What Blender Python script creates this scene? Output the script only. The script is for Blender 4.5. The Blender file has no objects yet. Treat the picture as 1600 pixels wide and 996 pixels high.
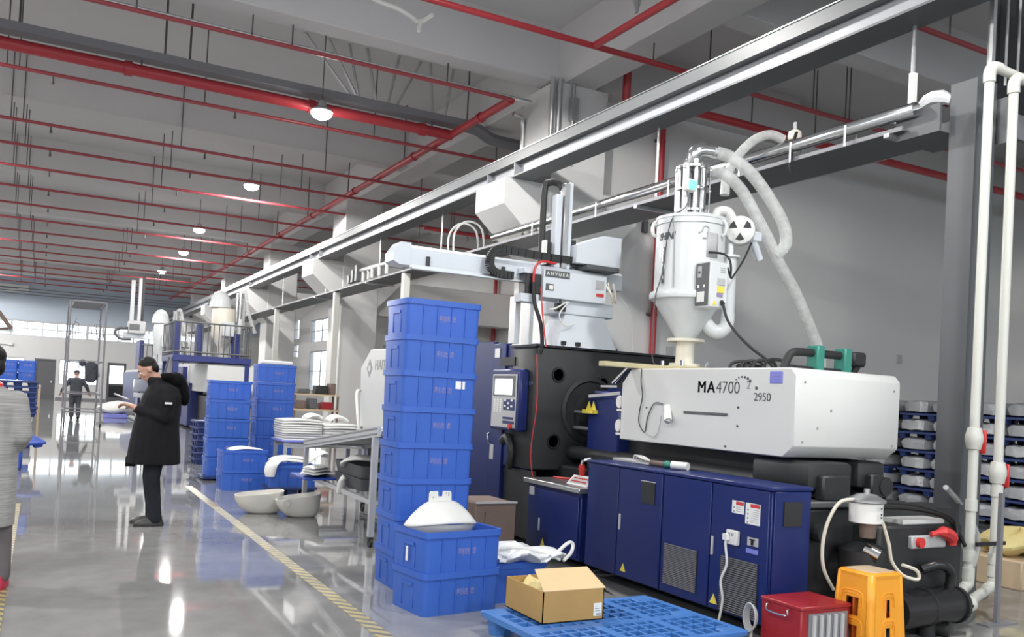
import bpy, bmesh, math, random
from mathutils import Vector, Matrix, Euler

random.seed(7)
SC = bpy.context.scene
COL = SC.collection
R = math.radians
PI = math.pi

# ---------------------------------------------------------------- camera
cam_d = bpy.data.cameras.new('camera')
cam = bpy.data.objects.new('camera', cam_d)
COL.objects.link(cam)
SC.camera = cam
cam_d.sensor_width = 36.0
cam_d.lens = 36.0 * 1360.0 / 1600.0
cam_d.shift_y = 102.0 / 1600.0          # the photograph is the upper part of a taller frame
cam_d.clip_end = 300
# rows: world axes seen from the camera (right, forward, up)
RX = Vector((0.878236, 0.475225, -0.053499))
RY = Vector((-0.475427, 0.879702, 0.009703))
RZ = Vector((0.051674, 0.016914, 0.998521))
right = Vector((RX[0], RY[0], RZ[0])).normalized()
fwd = Vector((RX[1], RY[1], RZ[1])); fwd = (fwd - right * fwd.dot(right)).normalized()
up = right.cross(fwd)
cam.matrix_world = Matrix(((right.x, up.x, -fwd.x, 0.0), (right.y, up.y, -fwd.y, 0.0),
                           (right.z, up.z, -fwd.z, 1.5), (0, 0, 0, 1)))

# ---------------------------------------------------------------- sky, view
world = bpy.data.worlds.new('overcast_sky'); SC.world = world
world.use_nodes = True
wb = world.node_tree.nodes['Background']
wb.inputs[0].default_value = (0.92, 0.96, 1.0, 1)
wb.inputs[1].default_value = 4.2
SC.view_settings.view_transform = 'Standard'
SC.view_settings.look = 'None'
SC.view_settings.gamma = 1.0
SC.view_settings.use_curve_mapping = False
SC.view_settings.exposure = 0.0
SC.cycles.max_bounces = 7
SC.cycles.diffuse_bounces = 5
SC.cycles.glossy_bounces = 4
SC.cycles.transparent_max_bounces = 8
SC.cycles.sample_clamp_indirect = 6.0
SC.cycles.caustics_reflective = False
SC.cycles.caustics_refractive = False

LAMP_W = 860.0                            # one high-bay lamp
LAMP_COLOR = (1.0, 0.985, 0.96)

# ---------------------------------------------------------------- helpers
MATS = {}
def mat(name, color, rough=0.5, metal=0.0, var=0.0, scale=8.0, bump=0.0, spec=0.5, emit=None, estr=0.0,
        alpha=1.0, trans=0.0, coat=0.0, detail=4.0, rvar=0.0, tint=None):
    m = bpy.data.materials.new(name); m.use_nodes = True
    nt = m.node_tree; p = nt.nodes['Principled BSDF']
    p.inputs['Base Color'].default_value = (*color, 1)
    p.inputs['Roughness'].default_value = rough
    p.inputs['Metallic'].default_value = metal
    p.inputs['Specular IOR Level'].default_value = spec
    p.inputs['Alpha'].default_value = alpha
    p.inputs['Transmission Weight'].default_value = trans
    p.inputs['Coat Weight'].default_value = coat
    if emit:
        p.inputs['Emission Color'].default_value = (*emit, 1)
        p.inputs['Emission Strength'].default_value = estr
    if var > 0 or bump > 0 or rvar > 0:
        tc = nt.nodes.new('ShaderNodeTexCoord')
        nz = nt.nodes.new('ShaderNodeTexNoise')
        nz.inputs['Scale'].default_value = scale
        nz.inputs['Detail'].default_value = detail
        nt.links.new(tc.outputs['Object'], nz.inputs['Vector'])
        if var > 0:
            mx = nt.nodes.new('ShaderNodeMix'); mx.data_type = 'RGBA'
            t = tint or color
            mx.inputs[6].default_value = (*[max(0, c * (1 - var)) for c in color], 1)
            mx.inputs[7].default_value = (*[min(1, c * (1 + var)) for c in t], 1)
            nt.links.new(nz.outputs['Fac'], mx.inputs[0])
            nt.links.new(mx.outputs[2], p.inputs['Base Color'])
        if rvar > 0:
            mr = nt.nodes.new('ShaderNodeMapRange')
            mr.inputs[3].default_value = max(0.02, rough - rvar); mr.inputs[4].default_value = min(1, rough + rvar)
            nt.links.new(nz.outputs['Fac'], mr.inputs[0]); nt.links.new(mr.outputs[0], p.inputs['Roughness'])
        if bump > 0:
            b = nt.nodes.new('ShaderNodeBump'); b.inputs['Strength'].default_value = bump
            b.inputs['Distance'].default_value = 0.02
            nt.links.new(nz.outputs['Fac'], b.inputs['Height'])
            nt.links.new(b.outputs[0], p.inputs['Normal'])
    MATS[name] = m
    return m

def W(o):
    m = o.matrix_basis.copy()
    while o.parent:
        o = o.parent; m = o.matrix_basis @ m
    return m

def rrect(hx, hy, r, n=3):
    pts = []
    for cx, cy, a0 in ((hx - r, hy - r, 0), (-hx + r, hy - r, 90), (-hx + r, -hy + r, 180), (hx - r, -hy + r, 270)):
        for k in range(n + 1):
            a = R(a0 + 90.0 * k / n); pts.append((cx + r * math.cos(a), cy + r * math.sin(a)))
    return pts

def smooth_path(pts, n=6):
    P = [Vector(p) for p in pts]
    if len(P) < 3: return P
    out = []
    for i in range(len(P) - 1):
        p0 = P[max(i - 1, 0)]; p1 = P[i]; p2 = P[i + 1]; p3 = P[min(i + 2, len(P) - 1)]
        for k in range(n):
            t = k / n
            out.append(0.5 * ((2 * p1) + (-p0 + p2) * t + (2 * p0 - 5 * p1 + 4 * p2 - p3) * t * t + (-p0 + 3 * p1 - 3 * p2 + p3) * t ** 3))
    out.append(P[-1]); return out

class B:
    """collects shapes in world space; done() links them as ONE mesh object"""
    def __init__(s): s.bm = bmesh.new()
    def _add(s, vs, fs):
        v = [s.bm.verts.new(p) for p in vs]
        for f in fs:
            try: s.bm.faces.new([v[i] for i in f])
            except ValueError: pass
        return v
    def box(s, x0, x1, y0, y1, z0, z1, bev=0.0, M=None, seg=1):
        vs = [Vector(p) for p in ((x0, y0, z0), (x1, y0, z0), (x1, y1, z0), (x0, y1, z0), (x0, y0, z1), (x1, y0, z1), (x1, y1, z1), (x0, y1, z1))]
        if M is not None: vs = [M @ p for p in vs]
        v = s._add(vs, [(0, 3, 2, 1), (4, 5, 6, 7), (0, 1, 5, 4), (1, 2, 6, 5), (2, 3, 7, 6), (3, 0, 4, 7)])
        if bev > 0:
            es = list({e for q in v for e in q.link_edges})
            bmesh.ops.bevel(s.bm, geom=es, offset=bev, segments=seg, affect='EDGES', profile=0.5)
        return s
    def bar(s, p0, p1, w, h=None, up=(0, 0, 1)):
        p0 = Vector(p0); p1 = Vector(p1); h = h or w
        d = (p1 - p0).normalized(); u = Vector(up)
        if abs(d.dot(u)) > 0.98: u = Vector((1, 0, 0))
        sx = d.cross(u).normalized() * w / 2; sz = sx.cross(d).normalized() * h / 2
        vs = [p + a * sx + b * sz for p in (p0, p1) for a, b in ((-1, -1), (1, -1), (1, 1), (-1, 1))]
        s._add(vs, [(0, 1, 2, 3), (7, 6, 5, 4), (0, 4, 5, 1), (1, 5, 6, 2), (2, 6, 7, 3), (3, 7, 4, 0)])
        return s
    def loft(s, rings, cap0=True, cap1=True, closed=True):
        n = len(rings[0]); vs = []
        for r in rings: vs += [s.bm.verts.new(p) for p in r]
        for i in range(len(rings) - 1):
            for j in range(n if closed else n - 1):
                k = (j + 1) % n
                try: s.bm.faces.new((vs[i * n + j], vs[i * n + k], vs[(i + 1) * n + k], vs[(i + 1) * n + j]))
                except ValueError: pass
        if cap0 and n > 2:
            s.bm.faces.new([vs[j] for j in reversed(range(n))])
        if cap1 and n > 2:
            s.bm.faces.new([vs[(len(rings) - 1) * n + j] for j in range(n)])
        return s
    def tube(s, pts, r, seg=8, smooth=0, caps=True):
        P = smooth_path(pts, smooth) if smooth else [Vector(p) for p in pts]
        rs = r if isinstance(r, (list, tuple)) else None
        d0 = (P[1] - P[0]).normalized()
        u = Vector((0, 0, 1)) if abs(d0.z) < 0.95 else Vector((1, 0, 0))
        nrm = d0.cross(u).normalized(); rings = []
        for i, p in enumerate(P):
            a = P[max(i - 1, 0)]; b = P[min(i + 1, len(P) - 1)]
            d = (b - a).normalized()
            nrm = (nrm - d * nrm.dot(d)).normalized(); bn = d.cross(nrm)
            rr = r if rs is None else rs[min(len(rs) - 1, int(i * len(rs) / len(P)))]
            rings.append([p + (nrm * math.cos(2 * PI * k / seg) + bn * math.sin(2 * PI * k / seg)) * rr for k in range(seg)])
        return s.loft(rings, caps, caps)
    def cyl(s, p0, p1, r0, r1=None, seg=16):
        p0 = Vector(p0); p1 = Vector(p1); r1 = r0 if r1 is None else r1
        d = (p1 - p0).normalized(); u = Vector((0, 0, 1)) if abs(d.z) < 0.95 else Vector((1, 0, 0))
        n = d.cross(u).normalized(); b = d.cross(n)
        rings = [[p + (n * math.cos(2 * PI * k / seg) + b * math.sin(2 * PI * k / seg)) * max(q, 1e-4) for k in range(seg)] for p, q in ((p0, r0), (p1, r1))]
        return s.loft(rings)
    def lathe(s, prof, c=(0, 0, 0), seg=24, M=None):
        c = Vector(c); rings = []
        for r, z in prof:
            ring = [Vector((max(r, 1e-4) * math.cos(2 * PI * k / seg), max(r, 1e-4) * math.sin(2 * PI * k / seg), z)) for k in range(seg)]
            if M is not None: ring = [M @ p for p in ring]
            rings.append([c + p for p in ring])
        return s.loft(rings)
    def prism(s, poly, axis, lo, hi):
        f = {'x': lambda a, b, t: (t, a, b), 'y': lambda a, b, t: (a, t, b), 'z': lambda a, b, t: (a, b, t)}[axis]
        return s.loft([[Vector(f(a, b, t)) for a, b in poly] for t in (lo, hi)])
    def ball(s, c, r, seg=14, rings=9, M=None):
        if not isinstance(r, (list, tuple)): r = (r, r, r)
        c = Vector(c); rg = []
        for i in range(rings + 1):
            a = -PI / 2 + PI * i / rings
            q = [Vector((r[0] * max(math.cos(a), 1e-3) * math.cos(2 * PI * k / seg), r[1] * max(math.cos(a), 1e-3) * math.sin(2 * PI * k / seg), r[2] * math.sin(a))) for k in range(seg)]
            if M is not None: q = [M @ p for p in q]
            rg.append([c + p for p in q])
        return s.loft(rg)
    def grid(s, f, nu, nv, closed_u=False, thick=None):
        """surface f(u,v) with u,v in 0..1"""
        vs = [[s.bm.verts.new(f(i / nu, j / nv)) for j in range(nv + 1)] for i in range(nu + (0 if closed_u else 1))]
        for i in range(nu):
            i2 = (i + 1) % len(vs)
            for j in range(nv):
                try: s.bm.faces.new((vs[i][j], vs[i2][j], vs[i2][j + 1], vs[i][j + 1]))
                except ValueError: pass
        return s
    def xf(s, M):
        bmesh.ops.transform(s.bm, matrix=M, verts=s.bm.verts); return s
    def done(s, name, m, parent=None, ang=38, solid=0.0, local=False, remesh=0.0, sub=0):
        bmesh.ops.recalc_face_normals(s.bm, faces=s.bm.faces)
        if parent is not None and not local:
            bmesh.ops.transform(s.bm, matrix=W(parent).inverted(), verts=s.bm.verts)
        me = bpy.data.meshes.new(name); s.bm.to_mesh(me); s.bm.free()
        if ang > 0 and not remesh:
            for p in me.polygons: p.use_smooth = True
            me.set_sharp_from_angle(angle=R(ang))
        me.materials.append(MATS[m] if isinstance(m, str) else m)
        o = bpy.data.objects.new(name, me); COL.objects.link(o)
        if parent is not None: o.parent = parent
        if solid:
            md = o.modifiers.new('thickness', 'SOLIDIFY'); md.thickness = solid; md.offset = 0
        if sub:
            md = o.modifiers.new('sub', 'SUBSURF'); md.levels = sub; md.render_levels = sub
        if remesh:
            md = o.modifiers.new('remesh', 'REMESH'); md.mode = 'VOXEL'; md.voxel_size = remesh; md.use_smooth_shade = True
            md = o.modifiers.new('smooth', 'SMOOTH'); md.iterations = 4; md.factor = 0.5
        return o

def tag(o, label, cat, group=None, kind=None):
    o['label'] = label; o['category'] = cat
    if group: o['group'] = group
    if kind: o['kind'] = kind
    return o
def thing(name, label, cat, loc=(0, 0, 0), rotz=0.0, group=None):
    o = bpy.data.objects.new(name, None); COL.objects.link(o)
    o.location = loc; o.rotation_euler = (0, 0, rotz); o.empty_display_size = 0.1
    return tag(o, label, cat, group)
def structure(o):
    o['kind'] = 'structure'; return o
def stuff(o):
    o['kind'] = 'stuff'; return o
KIDS = {}
def dup(root, loc, rotz=0.0, label=None, group=None, skip=()):
    if root.name not in KIDS:
        KIDS[root.name] = [c for c in bpy.data.objects if c.parent is root]
    r = root.copy(); COL.objects.link(r); r.location = loc; r.rotation_euler = (0, 0, rotz)
    if label: r['label'] = label
    if group: r['group'] = group
    for ch in KIDS[root.name]:
        if ch.name.split('.')[0] in skip: continue
        c = ch.copy(); COL.objects.link(c); c.parent = r
        if ch.name not in KIDS:
            KIDS[ch.name] = [g for g in bpy.data.objects if g.parent is ch]
        for g in KIDS[ch.name]:
            d = g.copy(); COL.objects.link(d); d.parent = c
    return r
def text(name, body, m, origin, xdir, updir, size, parent, extrude=0.0008, align='LEFT', shear=0.0, bold=0.0):
    cu = bpy.data.curves.new(name, 'FONT'); cu.body = body; cu.size = size; cu.extrude = extrude
    cu.align_x = align; cu.shear = shear; cu.offset = bold
    cu.materials.append(MATS[m])
    o = bpy.data.objects.new(name, cu); COL.objects.link(o)
    x = Vector(xdir).normalized(); u = Vector(updir); u = (u - x * u.dot(x)).normalized(); n = x.cross(u)
    Mw = Matrix(((x.x, u.x, n.x, origin[0]), (x.y, u.y, n.y, origin[1]), (x.z, u.z, n.z, origin[2]), (0, 0, 0, 1)))
    o.parent = parent
    o.matrix_basis = W(parent).inverted() @ Mw
    return o
ORD = ['lowest', 'second', 'third', 'fourth', 'fifth', 'sixth', 'seventh', 'eighth', 'ninth']

# ---------------------------------------------------------------- materials
mat('paint_white', (0.66, 0.655, 0.65), 0.75, var=0.05, scale=0.7, bump=0.05)
mat('paint_ceiling', (0.62, 0.61, 0.615), 0.85, var=0.06, scale=0.5, bump=0.08)
mat('panel_blue_grey', (0.50, 0.57, 0.66), 0.6, var=0.03, scale=1.0)
mat('girder_paint', (0.30, 0.31, 0.335), 0.38, var=0.05, scale=2.0, spec=0.5)
mat('dark_grey_paint', (0.10, 0.105, 0.11), 0.45, var=0.08, scale=3.0)
mat('post_grey', (0.10, 0.105, 0.115), 0.45, var=0.06, scale=3.0)
mat('pipe_red', (0.42, 0.035, 0.045), 0.35, var=0.08, scale=4.0)
mat('pipe_red_thin', (0.36, 0.06, 0.07), 0.32, var=0.1, scale=4.0)
mat('galvanised', (0.55, 0.56, 0.57), 0.32, metal=0.85, var=0.12, scale=6.0, rvar=0.1)
mat('steel_shiny', (0.72, 0.73, 0.74), 0.15, metal=1.0, rvar=0.06, scale=9.0)
mat('rod_dark', (0.10, 0.09, 0.09), 0.5)
mat('duct_grey', (0.20, 0.20, 0.22), 0.5, var=0.06, scale=2.0)
mat('pvc_white', (0.62, 0.62, 0.575), 0.35, var=0.03, scale=5.0)
mat('machine_white', (0.66, 0.665, 0.65), 0.42, var=0.025, scale=2.0)
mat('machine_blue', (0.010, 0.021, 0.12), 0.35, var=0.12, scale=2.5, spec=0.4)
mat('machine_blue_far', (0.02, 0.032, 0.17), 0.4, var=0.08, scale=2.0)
mat('machine_dark', (0.020, 0.021, 0.023), 0.5, var=0.25, scale=5.0, bump=0.08)
mat('black_rubber', (0.018, 0.018, 0.019), 0.55)
mat('black_gloss', (0.02, 0.02, 0.022), 0.25)
mat('crate_blue', (0.062, 0.175, 0.66), 0.33, var=0.06, scale=5.0, spec=0.5)
mat('crate_blue_dark', (0.02, 0.065, 0.36), 0.38, var=0.08, scale=4.0)
mat('pallet_blue', (0.05, 0.17, 0.47), 0.42, var=0.1, scale=6.0)
mat('pallet_navy', (0.018, 0.038, 0.15), 0.5, var=0.1, scale=6.0)
mat('plastic_white', (0.70, 0.70, 0.685), 0.28, spec=0.5)
mat('plastic_cream', (0.74, 0.70, 0.60), 0.35)
mat('plastic_ivory', (0.64, 0.62, 0.575), 0.32)
mat('plastic_bag', (0.72, 0.74, 0.76), 0.25, var=0.14, scale=7.0, bump=0.6, detail=6)
mat('plastic_wrap', (0.38, 0.39, 0.41), 0.22, var=0.2, scale=6.0, bump=0.8, detail=6)
mat('hopper_white', (0.64, 0.66, 0.67), 0.25, var=0.02, scale=3.0)
mat('robot_grey_blue', (0.66, 0.70, 0.75), 0.4, var=0.03, scale=3.0)
mat('carton', (0.42, 0.26, 0.09), 0.75, var=0.12, scale=5.0, bump=0.05)
mat('carton_inner', (0.62, 0.45, 0.25), 0.75, var=0.08, scale=5.0)
mat('brown_box', (0.17, 0.12, 0.10), 0.7, var=0.15, scale=6.0)
mat('label_white', (0.80, 0.80, 0.78), 0.5)
mat('label_grey', (0.45, 0.45, 0.46), 0.5)
mat('ink_dark', (0.06, 0.065, 0.07), 0.5)
mat('ink_grey', (0.30, 0.31, 0.32), 0.5)
mat('ink_faded', (0.30, 0.24, 0.40), 0.6)
mat('label_red', (0.60, 0.05, 0.05), 0.45)
mat('warning_yellow', (0.80, 0.66, 0.08), 0.45)
mat('stool_orange', (0.86, 0.36, 0.03), 0.36, var=0.08, scale=6.0)
mat('stool_inner', (0.80, 0.16, 0.03), 0.4)
mat('tool_red', (0.30, 0.014, 0.02), 0.4, var=0.1, scale=8.0)
mat('valve_red', (0.62, 0.04, 0.04), 0.4)
mat('green_plastic', (0.03, 0.22, 0.17), 0.4)
mat('wood_bar', (0.50, 0.44, 0.27), 0.6, var=0.15, scale=9.0)
mat('wood_tan', (0.55, 0.42, 0.28), 0.6, var=0.12, scale=6.0)
mat('cloth_black', (0.010, 0.010, 0.012), 0.85, spec=0.2, var=0.3, scale=14, bump=0.3)
mat('cloth_fur', (0.006, 0.006, 0.007), 0.95, spec=0.1, bump=1.0, scale=60)
mat('cloth_jeans', (0.018, 0.020, 0.026), 0.85, spec=0.2, var=0.25, scale=12, bump=0.25)
mat('cloth_grey', (0.07, 0.075, 0.09), 0.85, spec=0.2, var=0.2, scale=10, bump=0.2)
mat('cloth_trouser_grey', (0.12, 0.105, 0.11), 0.85, var=0.2, scale=10)
mat('skin', (0.52, 0.29, 0.21), 0.5, var=0.06, scale=12)
mat('hair_black', (0.010, 0.009, 0.009), 0.6, spec=0.25, bump=0.5, scale=50)
mat('leather_dark', (0.035, 0.033, 0.033), 0.4)
mat('shoe_red', (0.42, 0.03, 0.06), 0.5)
mat('glass_dark', (0.02, 0.022, 0.025), 0.12)
mat('table_blue', (0.20, 0.22, 0.62), 0.4)
mat('alu', (0.55, 0.56, 0.58), 0.35, metal=0.6, var=0.05, scale=5)
mat('grey_bin', (0.06, 0.062, 0.07), 0.5, var=0.15, scale=5)
mat('green_glow', (0.1, 0.5, 0.35), 0.3, emit=(0.30, 0.95, 0.70), estr=0.9)
mat('screen_glow', (0.6, 0.6, 0.6), 0.3, emit=(0.92, 0.96, 1.0), estr=1.1)
mat('lamp_glow', (1, 1, 1), 0.5, emit=LAMP_COLOR, estr=60.0)
mat('yellow_sack', (0.66, 0.55, 0.25), 0.6, var=0.1, scale=4, bump=0.3)
mat('exterior_ground', (0.55, 0.57, 0.6), 0.9)
mat('door_dark', (0.10, 0.10, 0.11), 0.5)
mat('frame_white', (0.55, 0.56, 0.58), 0.5)

def glass_mat():
    m = bpy.data.materials.new('window_glass'); m.use_nodes = True
    nt = m.node_tree; nt.nodes.clear()
    o = nt.nodes.new('ShaderNodeOutputMaterial'); mx = nt.nodes.new('ShaderNodeMixShader')
    a = nt.nodes.new('ShaderNodeBsdfTransparent'); g = nt.nodes.new('ShaderNodeBsdfGlossy')
    a.inputs[0].default_value = (0.94, 0.97, 0.98, 1); g.inputs['Roughness'].default_value = 0.03
    mx.inputs[0].default_value = 0.07
    nt.links.new(a.outputs[0], mx.inputs[1]); nt.links.new(g.outputs[0], mx.inputs[2]); nt.links.new(mx.outputs[0], o.inputs[0])
    MATS['window_glass'] = m
glass_mat()
def hose_mat():
    m = bpy.data.materials.new('clear_hose'); m.use_nodes = True
    nt = m.node_tree; p = nt.nodes['Principled BSDF']; o = nt.nodes['Material Output']
    p.inputs['Base Color'].default_value = (0.70, 0.71, 0.70, 1); p.inputs['Roughness'].default_value = 0.2
    t = nt.nodes.new('ShaderNodeBsdfTransparent'); mx = nt.nodes.new('ShaderNodeMixShader')
    tc = nt.nodes.new('ShaderNodeTexCoord'); wv = nt.nodes.new('ShaderNodeTexNoise')
    wv.inputs['Scale'].default_value = 14.0; nt.links.new(tc.outputs['Object'], wv.inputs['Vector'])
    mr = nt.nodes.new('ShaderNodeMapRange'); mr.inputs[3].default_value = 0.30; mr.inputs[4].default_value = 0.70
    nt.links.new(wv.outputs['Fac'], mr.inputs[0]); nt.links.new(mr.outputs[0], mx.inputs[0])
    nt.links.new(t.outputs[0], mx.inputs[1]); nt.links.new(p.outputs[0], mx.inputs[2]); nt.links.new(mx.outputs[0], o.inputs[0])
    MATS['clear_hose'] = m
hose_mat()
def floor_mat():
    m = bpy.data.materials.new('polished_floor'); m.use_nodes = True
    nt = m.node_tree; p = nt.nodes['Principled BSDF']; L = nt.links
    tc = nt.nodes.new('ShaderNodeTexCoord')
    n1 = nt.nodes.new('ShaderNodeTexNoise'); n1.inputs['Scale'].default_value = 0.55; n1.inputs['Detail'].default_value = 5
    n2 = nt.nodes.new('ShaderNodeTexNoise'); n2.inputs['Scale'].default_value = 5.0; n2.inputs['Detail'].default_value = 6
    L.new(tc.outputs['Object'], n1.inputs['Vector']); L.new(tc.outputs['Object'], n2.inputs['Vector'])
    r1 = nt.nodes.new('ShaderNodeValToRGB'); e = r1.color_ramp.elements
    e[0].position = 0.35; e[0].color = (0.25, 0.25, 0.25, 1); e[1].position = 0.68; e[1].color = (0.36, 0.36, 0.355, 1)
    L.new(n1.outputs['Fac'], r1.inputs[0])
    mx = nt.nodes.new('ShaderNodeMix'); mx.data_type = 'RGBA'; mx.blend_type = 'MULTIPLY'; mx.inputs[0].default_value = 0.35
    L.new(r1.outputs[0], mx.inputs[6]); L.new(n2.outputs['Fac'], mx.inputs[7]); L.new(mx.outputs[2], p.inputs['Base Color'])
    mr = nt.nodes.new('ShaderNodeMapRange'); mr.inputs[3].default_value = 0.02; mr.inputs[4].default_value = 0.06
    L.new(n1.outputs['Fac'], mr.inputs[0]); L.new(mr.outputs[0], p.inputs['Roughness'])
    b = nt.nodes.new('ShaderNodeBump'); b.inputs['Strength'].default_value = 0.03; b.inputs['Distance'].default_value = 0.004
    n3 = nt.nodes.new('ShaderNodeTexNoise'); n3.inputs['Scale'].default_value = 2.2; n3.inputs['Detail'].default_value = 2
    L.new(tc.outputs['Object'], n3.inputs['Vector']); L.new(n3.outputs['Fac'], b.inputs['Height']); L.new(b.outputs[0], p.inputs['Normal'])
    p.inputs['Specular IOR Level'].default_value = 0.5
    MATS['polished_floor'] = m
floor_mat()
def tape_mat():
    m = bpy.data.materials.new('hazard_tape'); m.use_nodes = True
    nt = m.node_tree; p = nt.nodes['Principled BSDF']; L = nt.links
    tc = nt.nodes.new('ShaderNodeTexCoord'); sp = nt.nodes.new('ShaderNodeSeparateXYZ'); L.new(tc.outputs['Object'], sp.inputs[0])
    a = nt.nodes.new('ShaderNodeMath'); a.operation = 'ADD'; L.new(sp.outputs[0], a.inputs[0]); L.new(sp.outputs[1], a.inputs[1])
    f = nt.nodes.new('ShaderNodeMath'); f.operation = 'MULTIPLY'; f.inputs[1].default_value = 1 / 0.125; L.new(a.outputs[0], f.inputs[0])
    fr = nt.nodes.new('ShaderNodeMath'); fr.operation = 'FRACT'; L.new(f.outputs[0], fr.inputs[0])
    g = nt.nodes.new('ShaderNodeMath'); g.operation = 'GREATER_THAN'; g.inputs[1].default_value = 0.5; L.new(fr.outputs[0], g.inputs[0])
    mx = nt.nodes.new('ShaderNodeMix'); mx.data_type = 'RGBA'
    mx.inputs[6].default_value = (0.13, 0.125, 0.115, 1); mx.inputs[7].default_value = (0.42, 0.35, 0.13, 1)
    L.new(g.outputs[0], mx.inputs[0]); L.new(mx.outputs[2], p.inputs['Base Color']); p.inputs['Roughness'].default_value = 0.35
    MATS['hazard_tape'] = m
tape_mat()
def tweed_mat():
    m = bpy.data.materials.new('tweed'); m.use_nodes = True
    nt = m.node_tree; p = nt.nodes['Principled BSDF']; L = nt.links
    tc = nt.nodes.new('ShaderNodeTexCoord'); mp = nt.nodes.new('ShaderNodeMapping'); mp.inputs['Scale'].default_value = (3, 3, 90)
    L.new(tc.outputs['Object'], mp.inputs[0])
    n = nt.nodes.new('ShaderNodeTexNoise'); n.inputs['Scale'].default_value = 1.5; L.new(mp.outputs[0], n.inputs['Vector'])
    r = nt.nodes.new('ShaderNodeValToRGB'); e = r.color_ramp.elements
    e[0].position = 0.38; e[0].color = (0.26, 0.255, 0.25, 1); e[1].position = 0.62; e[1].color = (0.37, 0.36, 0.35, 1)
    L.new(n.outputs['Fac'], r.inputs[0]); L.new(r.outputs[0], p.inputs['Base Color']); p.inputs['Roughness'].default_value = 0.9
    MATS['tweed'] = m
tweed_mat()
# ================================================================ the hall
X0, X1, Y0, Y1, ZC = -14.0, 13.5, -9.0, 61.0, 8.0
X2 = 21.0
structure(B().box(X0 - .3, X2 + .3, Y0 - .3, Y1 + .3, -0.25, 0.0).done('floor', 'polished_floor', ang=0))
structure(B().box(X0 - 60, X1 + 90, Y0 - 60, Y1 + 120, -0.6, -0.3).done('ground', 'exterior_ground', ang=0))
ceiling = structure(B().box(X0 - .3, X2 + .3, Y0 - .3, Y1 + .3, ZC, ZC + .25).done('ceiling', 'paint_ceiling', ang=0))
for yb in (5.9, 13.05, 20.2, 27.35, 34.5, 41.6, 48.7, 55.8):
    B().box(X0, X1, yb, yb + .45, 7.05, ZC + .02, bev=.02).done('ceiling_beam', 'paint_ceiling', ceiling)
B().box(8.3, X2, 9.25, 9.7, 7.05, ZC + .02, bev=.02).done('ceiling_beam', 'paint_ceiling', ceiling)
B().box(7.65, 8.3, Y0, Y1, 7.0, ZC + .02, bev=.02).done('ceiling_beam', 'paint_ceiling', ceiling)

def wall_cells(name, m, axis, t0, t1, a0, a1, z0, z1, holes):
    """a wall of boxes round its openings; axis is the wall's normal"""
    As = sorted({a0, a1, *[h[0] for h in holes], *[h[1] for h in holes]})
    Zs = sorted({z0, z1, *[h[2] for h in holes], *[h[3] for h in holes]})
    b = B()
    for i in range(len(As) - 1):
        run = None
        for j in range(len(Zs) - 1):
            ca = (As[i] + As[i + 1]) / 2; cz = (Zs[j] + Zs[j + 1]) / 2
            op = any(h[0] < ca < h[1] and h[2] < cz < h[3] for h in holes)
            if not op:
                if axis == 'y': b.box(As[i], As[i + 1], t0, t1, Zs[j], Zs[j + 1])
                else: b.box(t0, t1, As[i], As[i + 1], Zs[j], Zs[j + 1])
    bmesh.ops.remove_doubles(b.bm, verts=b.bm.verts, dist=1e-4)
    return structure(b.done(name, m, ang=0))

wall_cells('wall_left', 'paint_white', 'x', X0 - .3, X0, Y0 - .3, Y1, 0, ZC, [])
FILL_WINDOWS = [(-12.5 + 5.4 * k, -8.2 + 5.4 * k, 2.2, 6.8) for k in range(6)]  # unseen windows added behind the camera for daylight fill
wall_cells('wall_back', 'paint_white', 'y', Y0 - .3, Y0, X0, X2, 0, ZC, FILL_WINDOWS)
STRIP = [(-6.2, 6.9, 3.78, 4.72)]
LOWH = [(-2.7, -0.95, 0.95, 2.45), (0.93, 3.15, 0.95, 2.48), (-0.42, 0.76, 0.0, 2.46), (3.66, 4.76, 0.0, 2.46)]
wall_cells('wall_far', 'paint_white', 'y', Y1, Y1 + .3, X0, X1, 0, 4.76, STRIP + LOWH)
wall_cells('wall_far_upper', 'panel_blue_grey', 'y', Y1 - .03, Y1 + .3, X0, X1, 4.76, ZC, [])
RW = [(45.7, 49.8, 1.35, 3.6), (45.7, 49.8, 4.1, 5.4), (52.3, 53.7, 3.3, 4.1), (52.3, 53.7, 4.4, 5.65),
      (38.2, 40.6, 1.35, 3.6), (38.2, 40.6, 4.1, 5.4)]
wall_cells('wall_right', 'paint_white', 'x', X1, X1 + .3, 13.5, Y1, 0, ZC, RW)
wall_cells('wall_right_near', 'paint_white', 'x', X2, X2 + .3, Y0, 13.5, 0, ZC, [])
# partition of the side bay in the line of the first column
wall_cells('wall_partition', 'paint_white', 'y', 13.30, 13.5, 8.55, X2, 0, ZC, [])
# second cross wall of the side bay: header beam over a recessed wall with a door
structure(B().box(8.6, X1, 25.0, 25.6, 3.78, 4.85, bev=.01).done('trim_1', 'paint_white'))
wall_cells('wall_recess', 'paint_white', 'y', 26.6, 26.8, 8.6, X1, 0, 4.85, [(9.6, 11.2, 0, 3.0)])
structure(B().box(9.6, 11.2, 26.68, 26.74, 0, 3.0).done('door_3', 'label_grey', ang=0))

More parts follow.
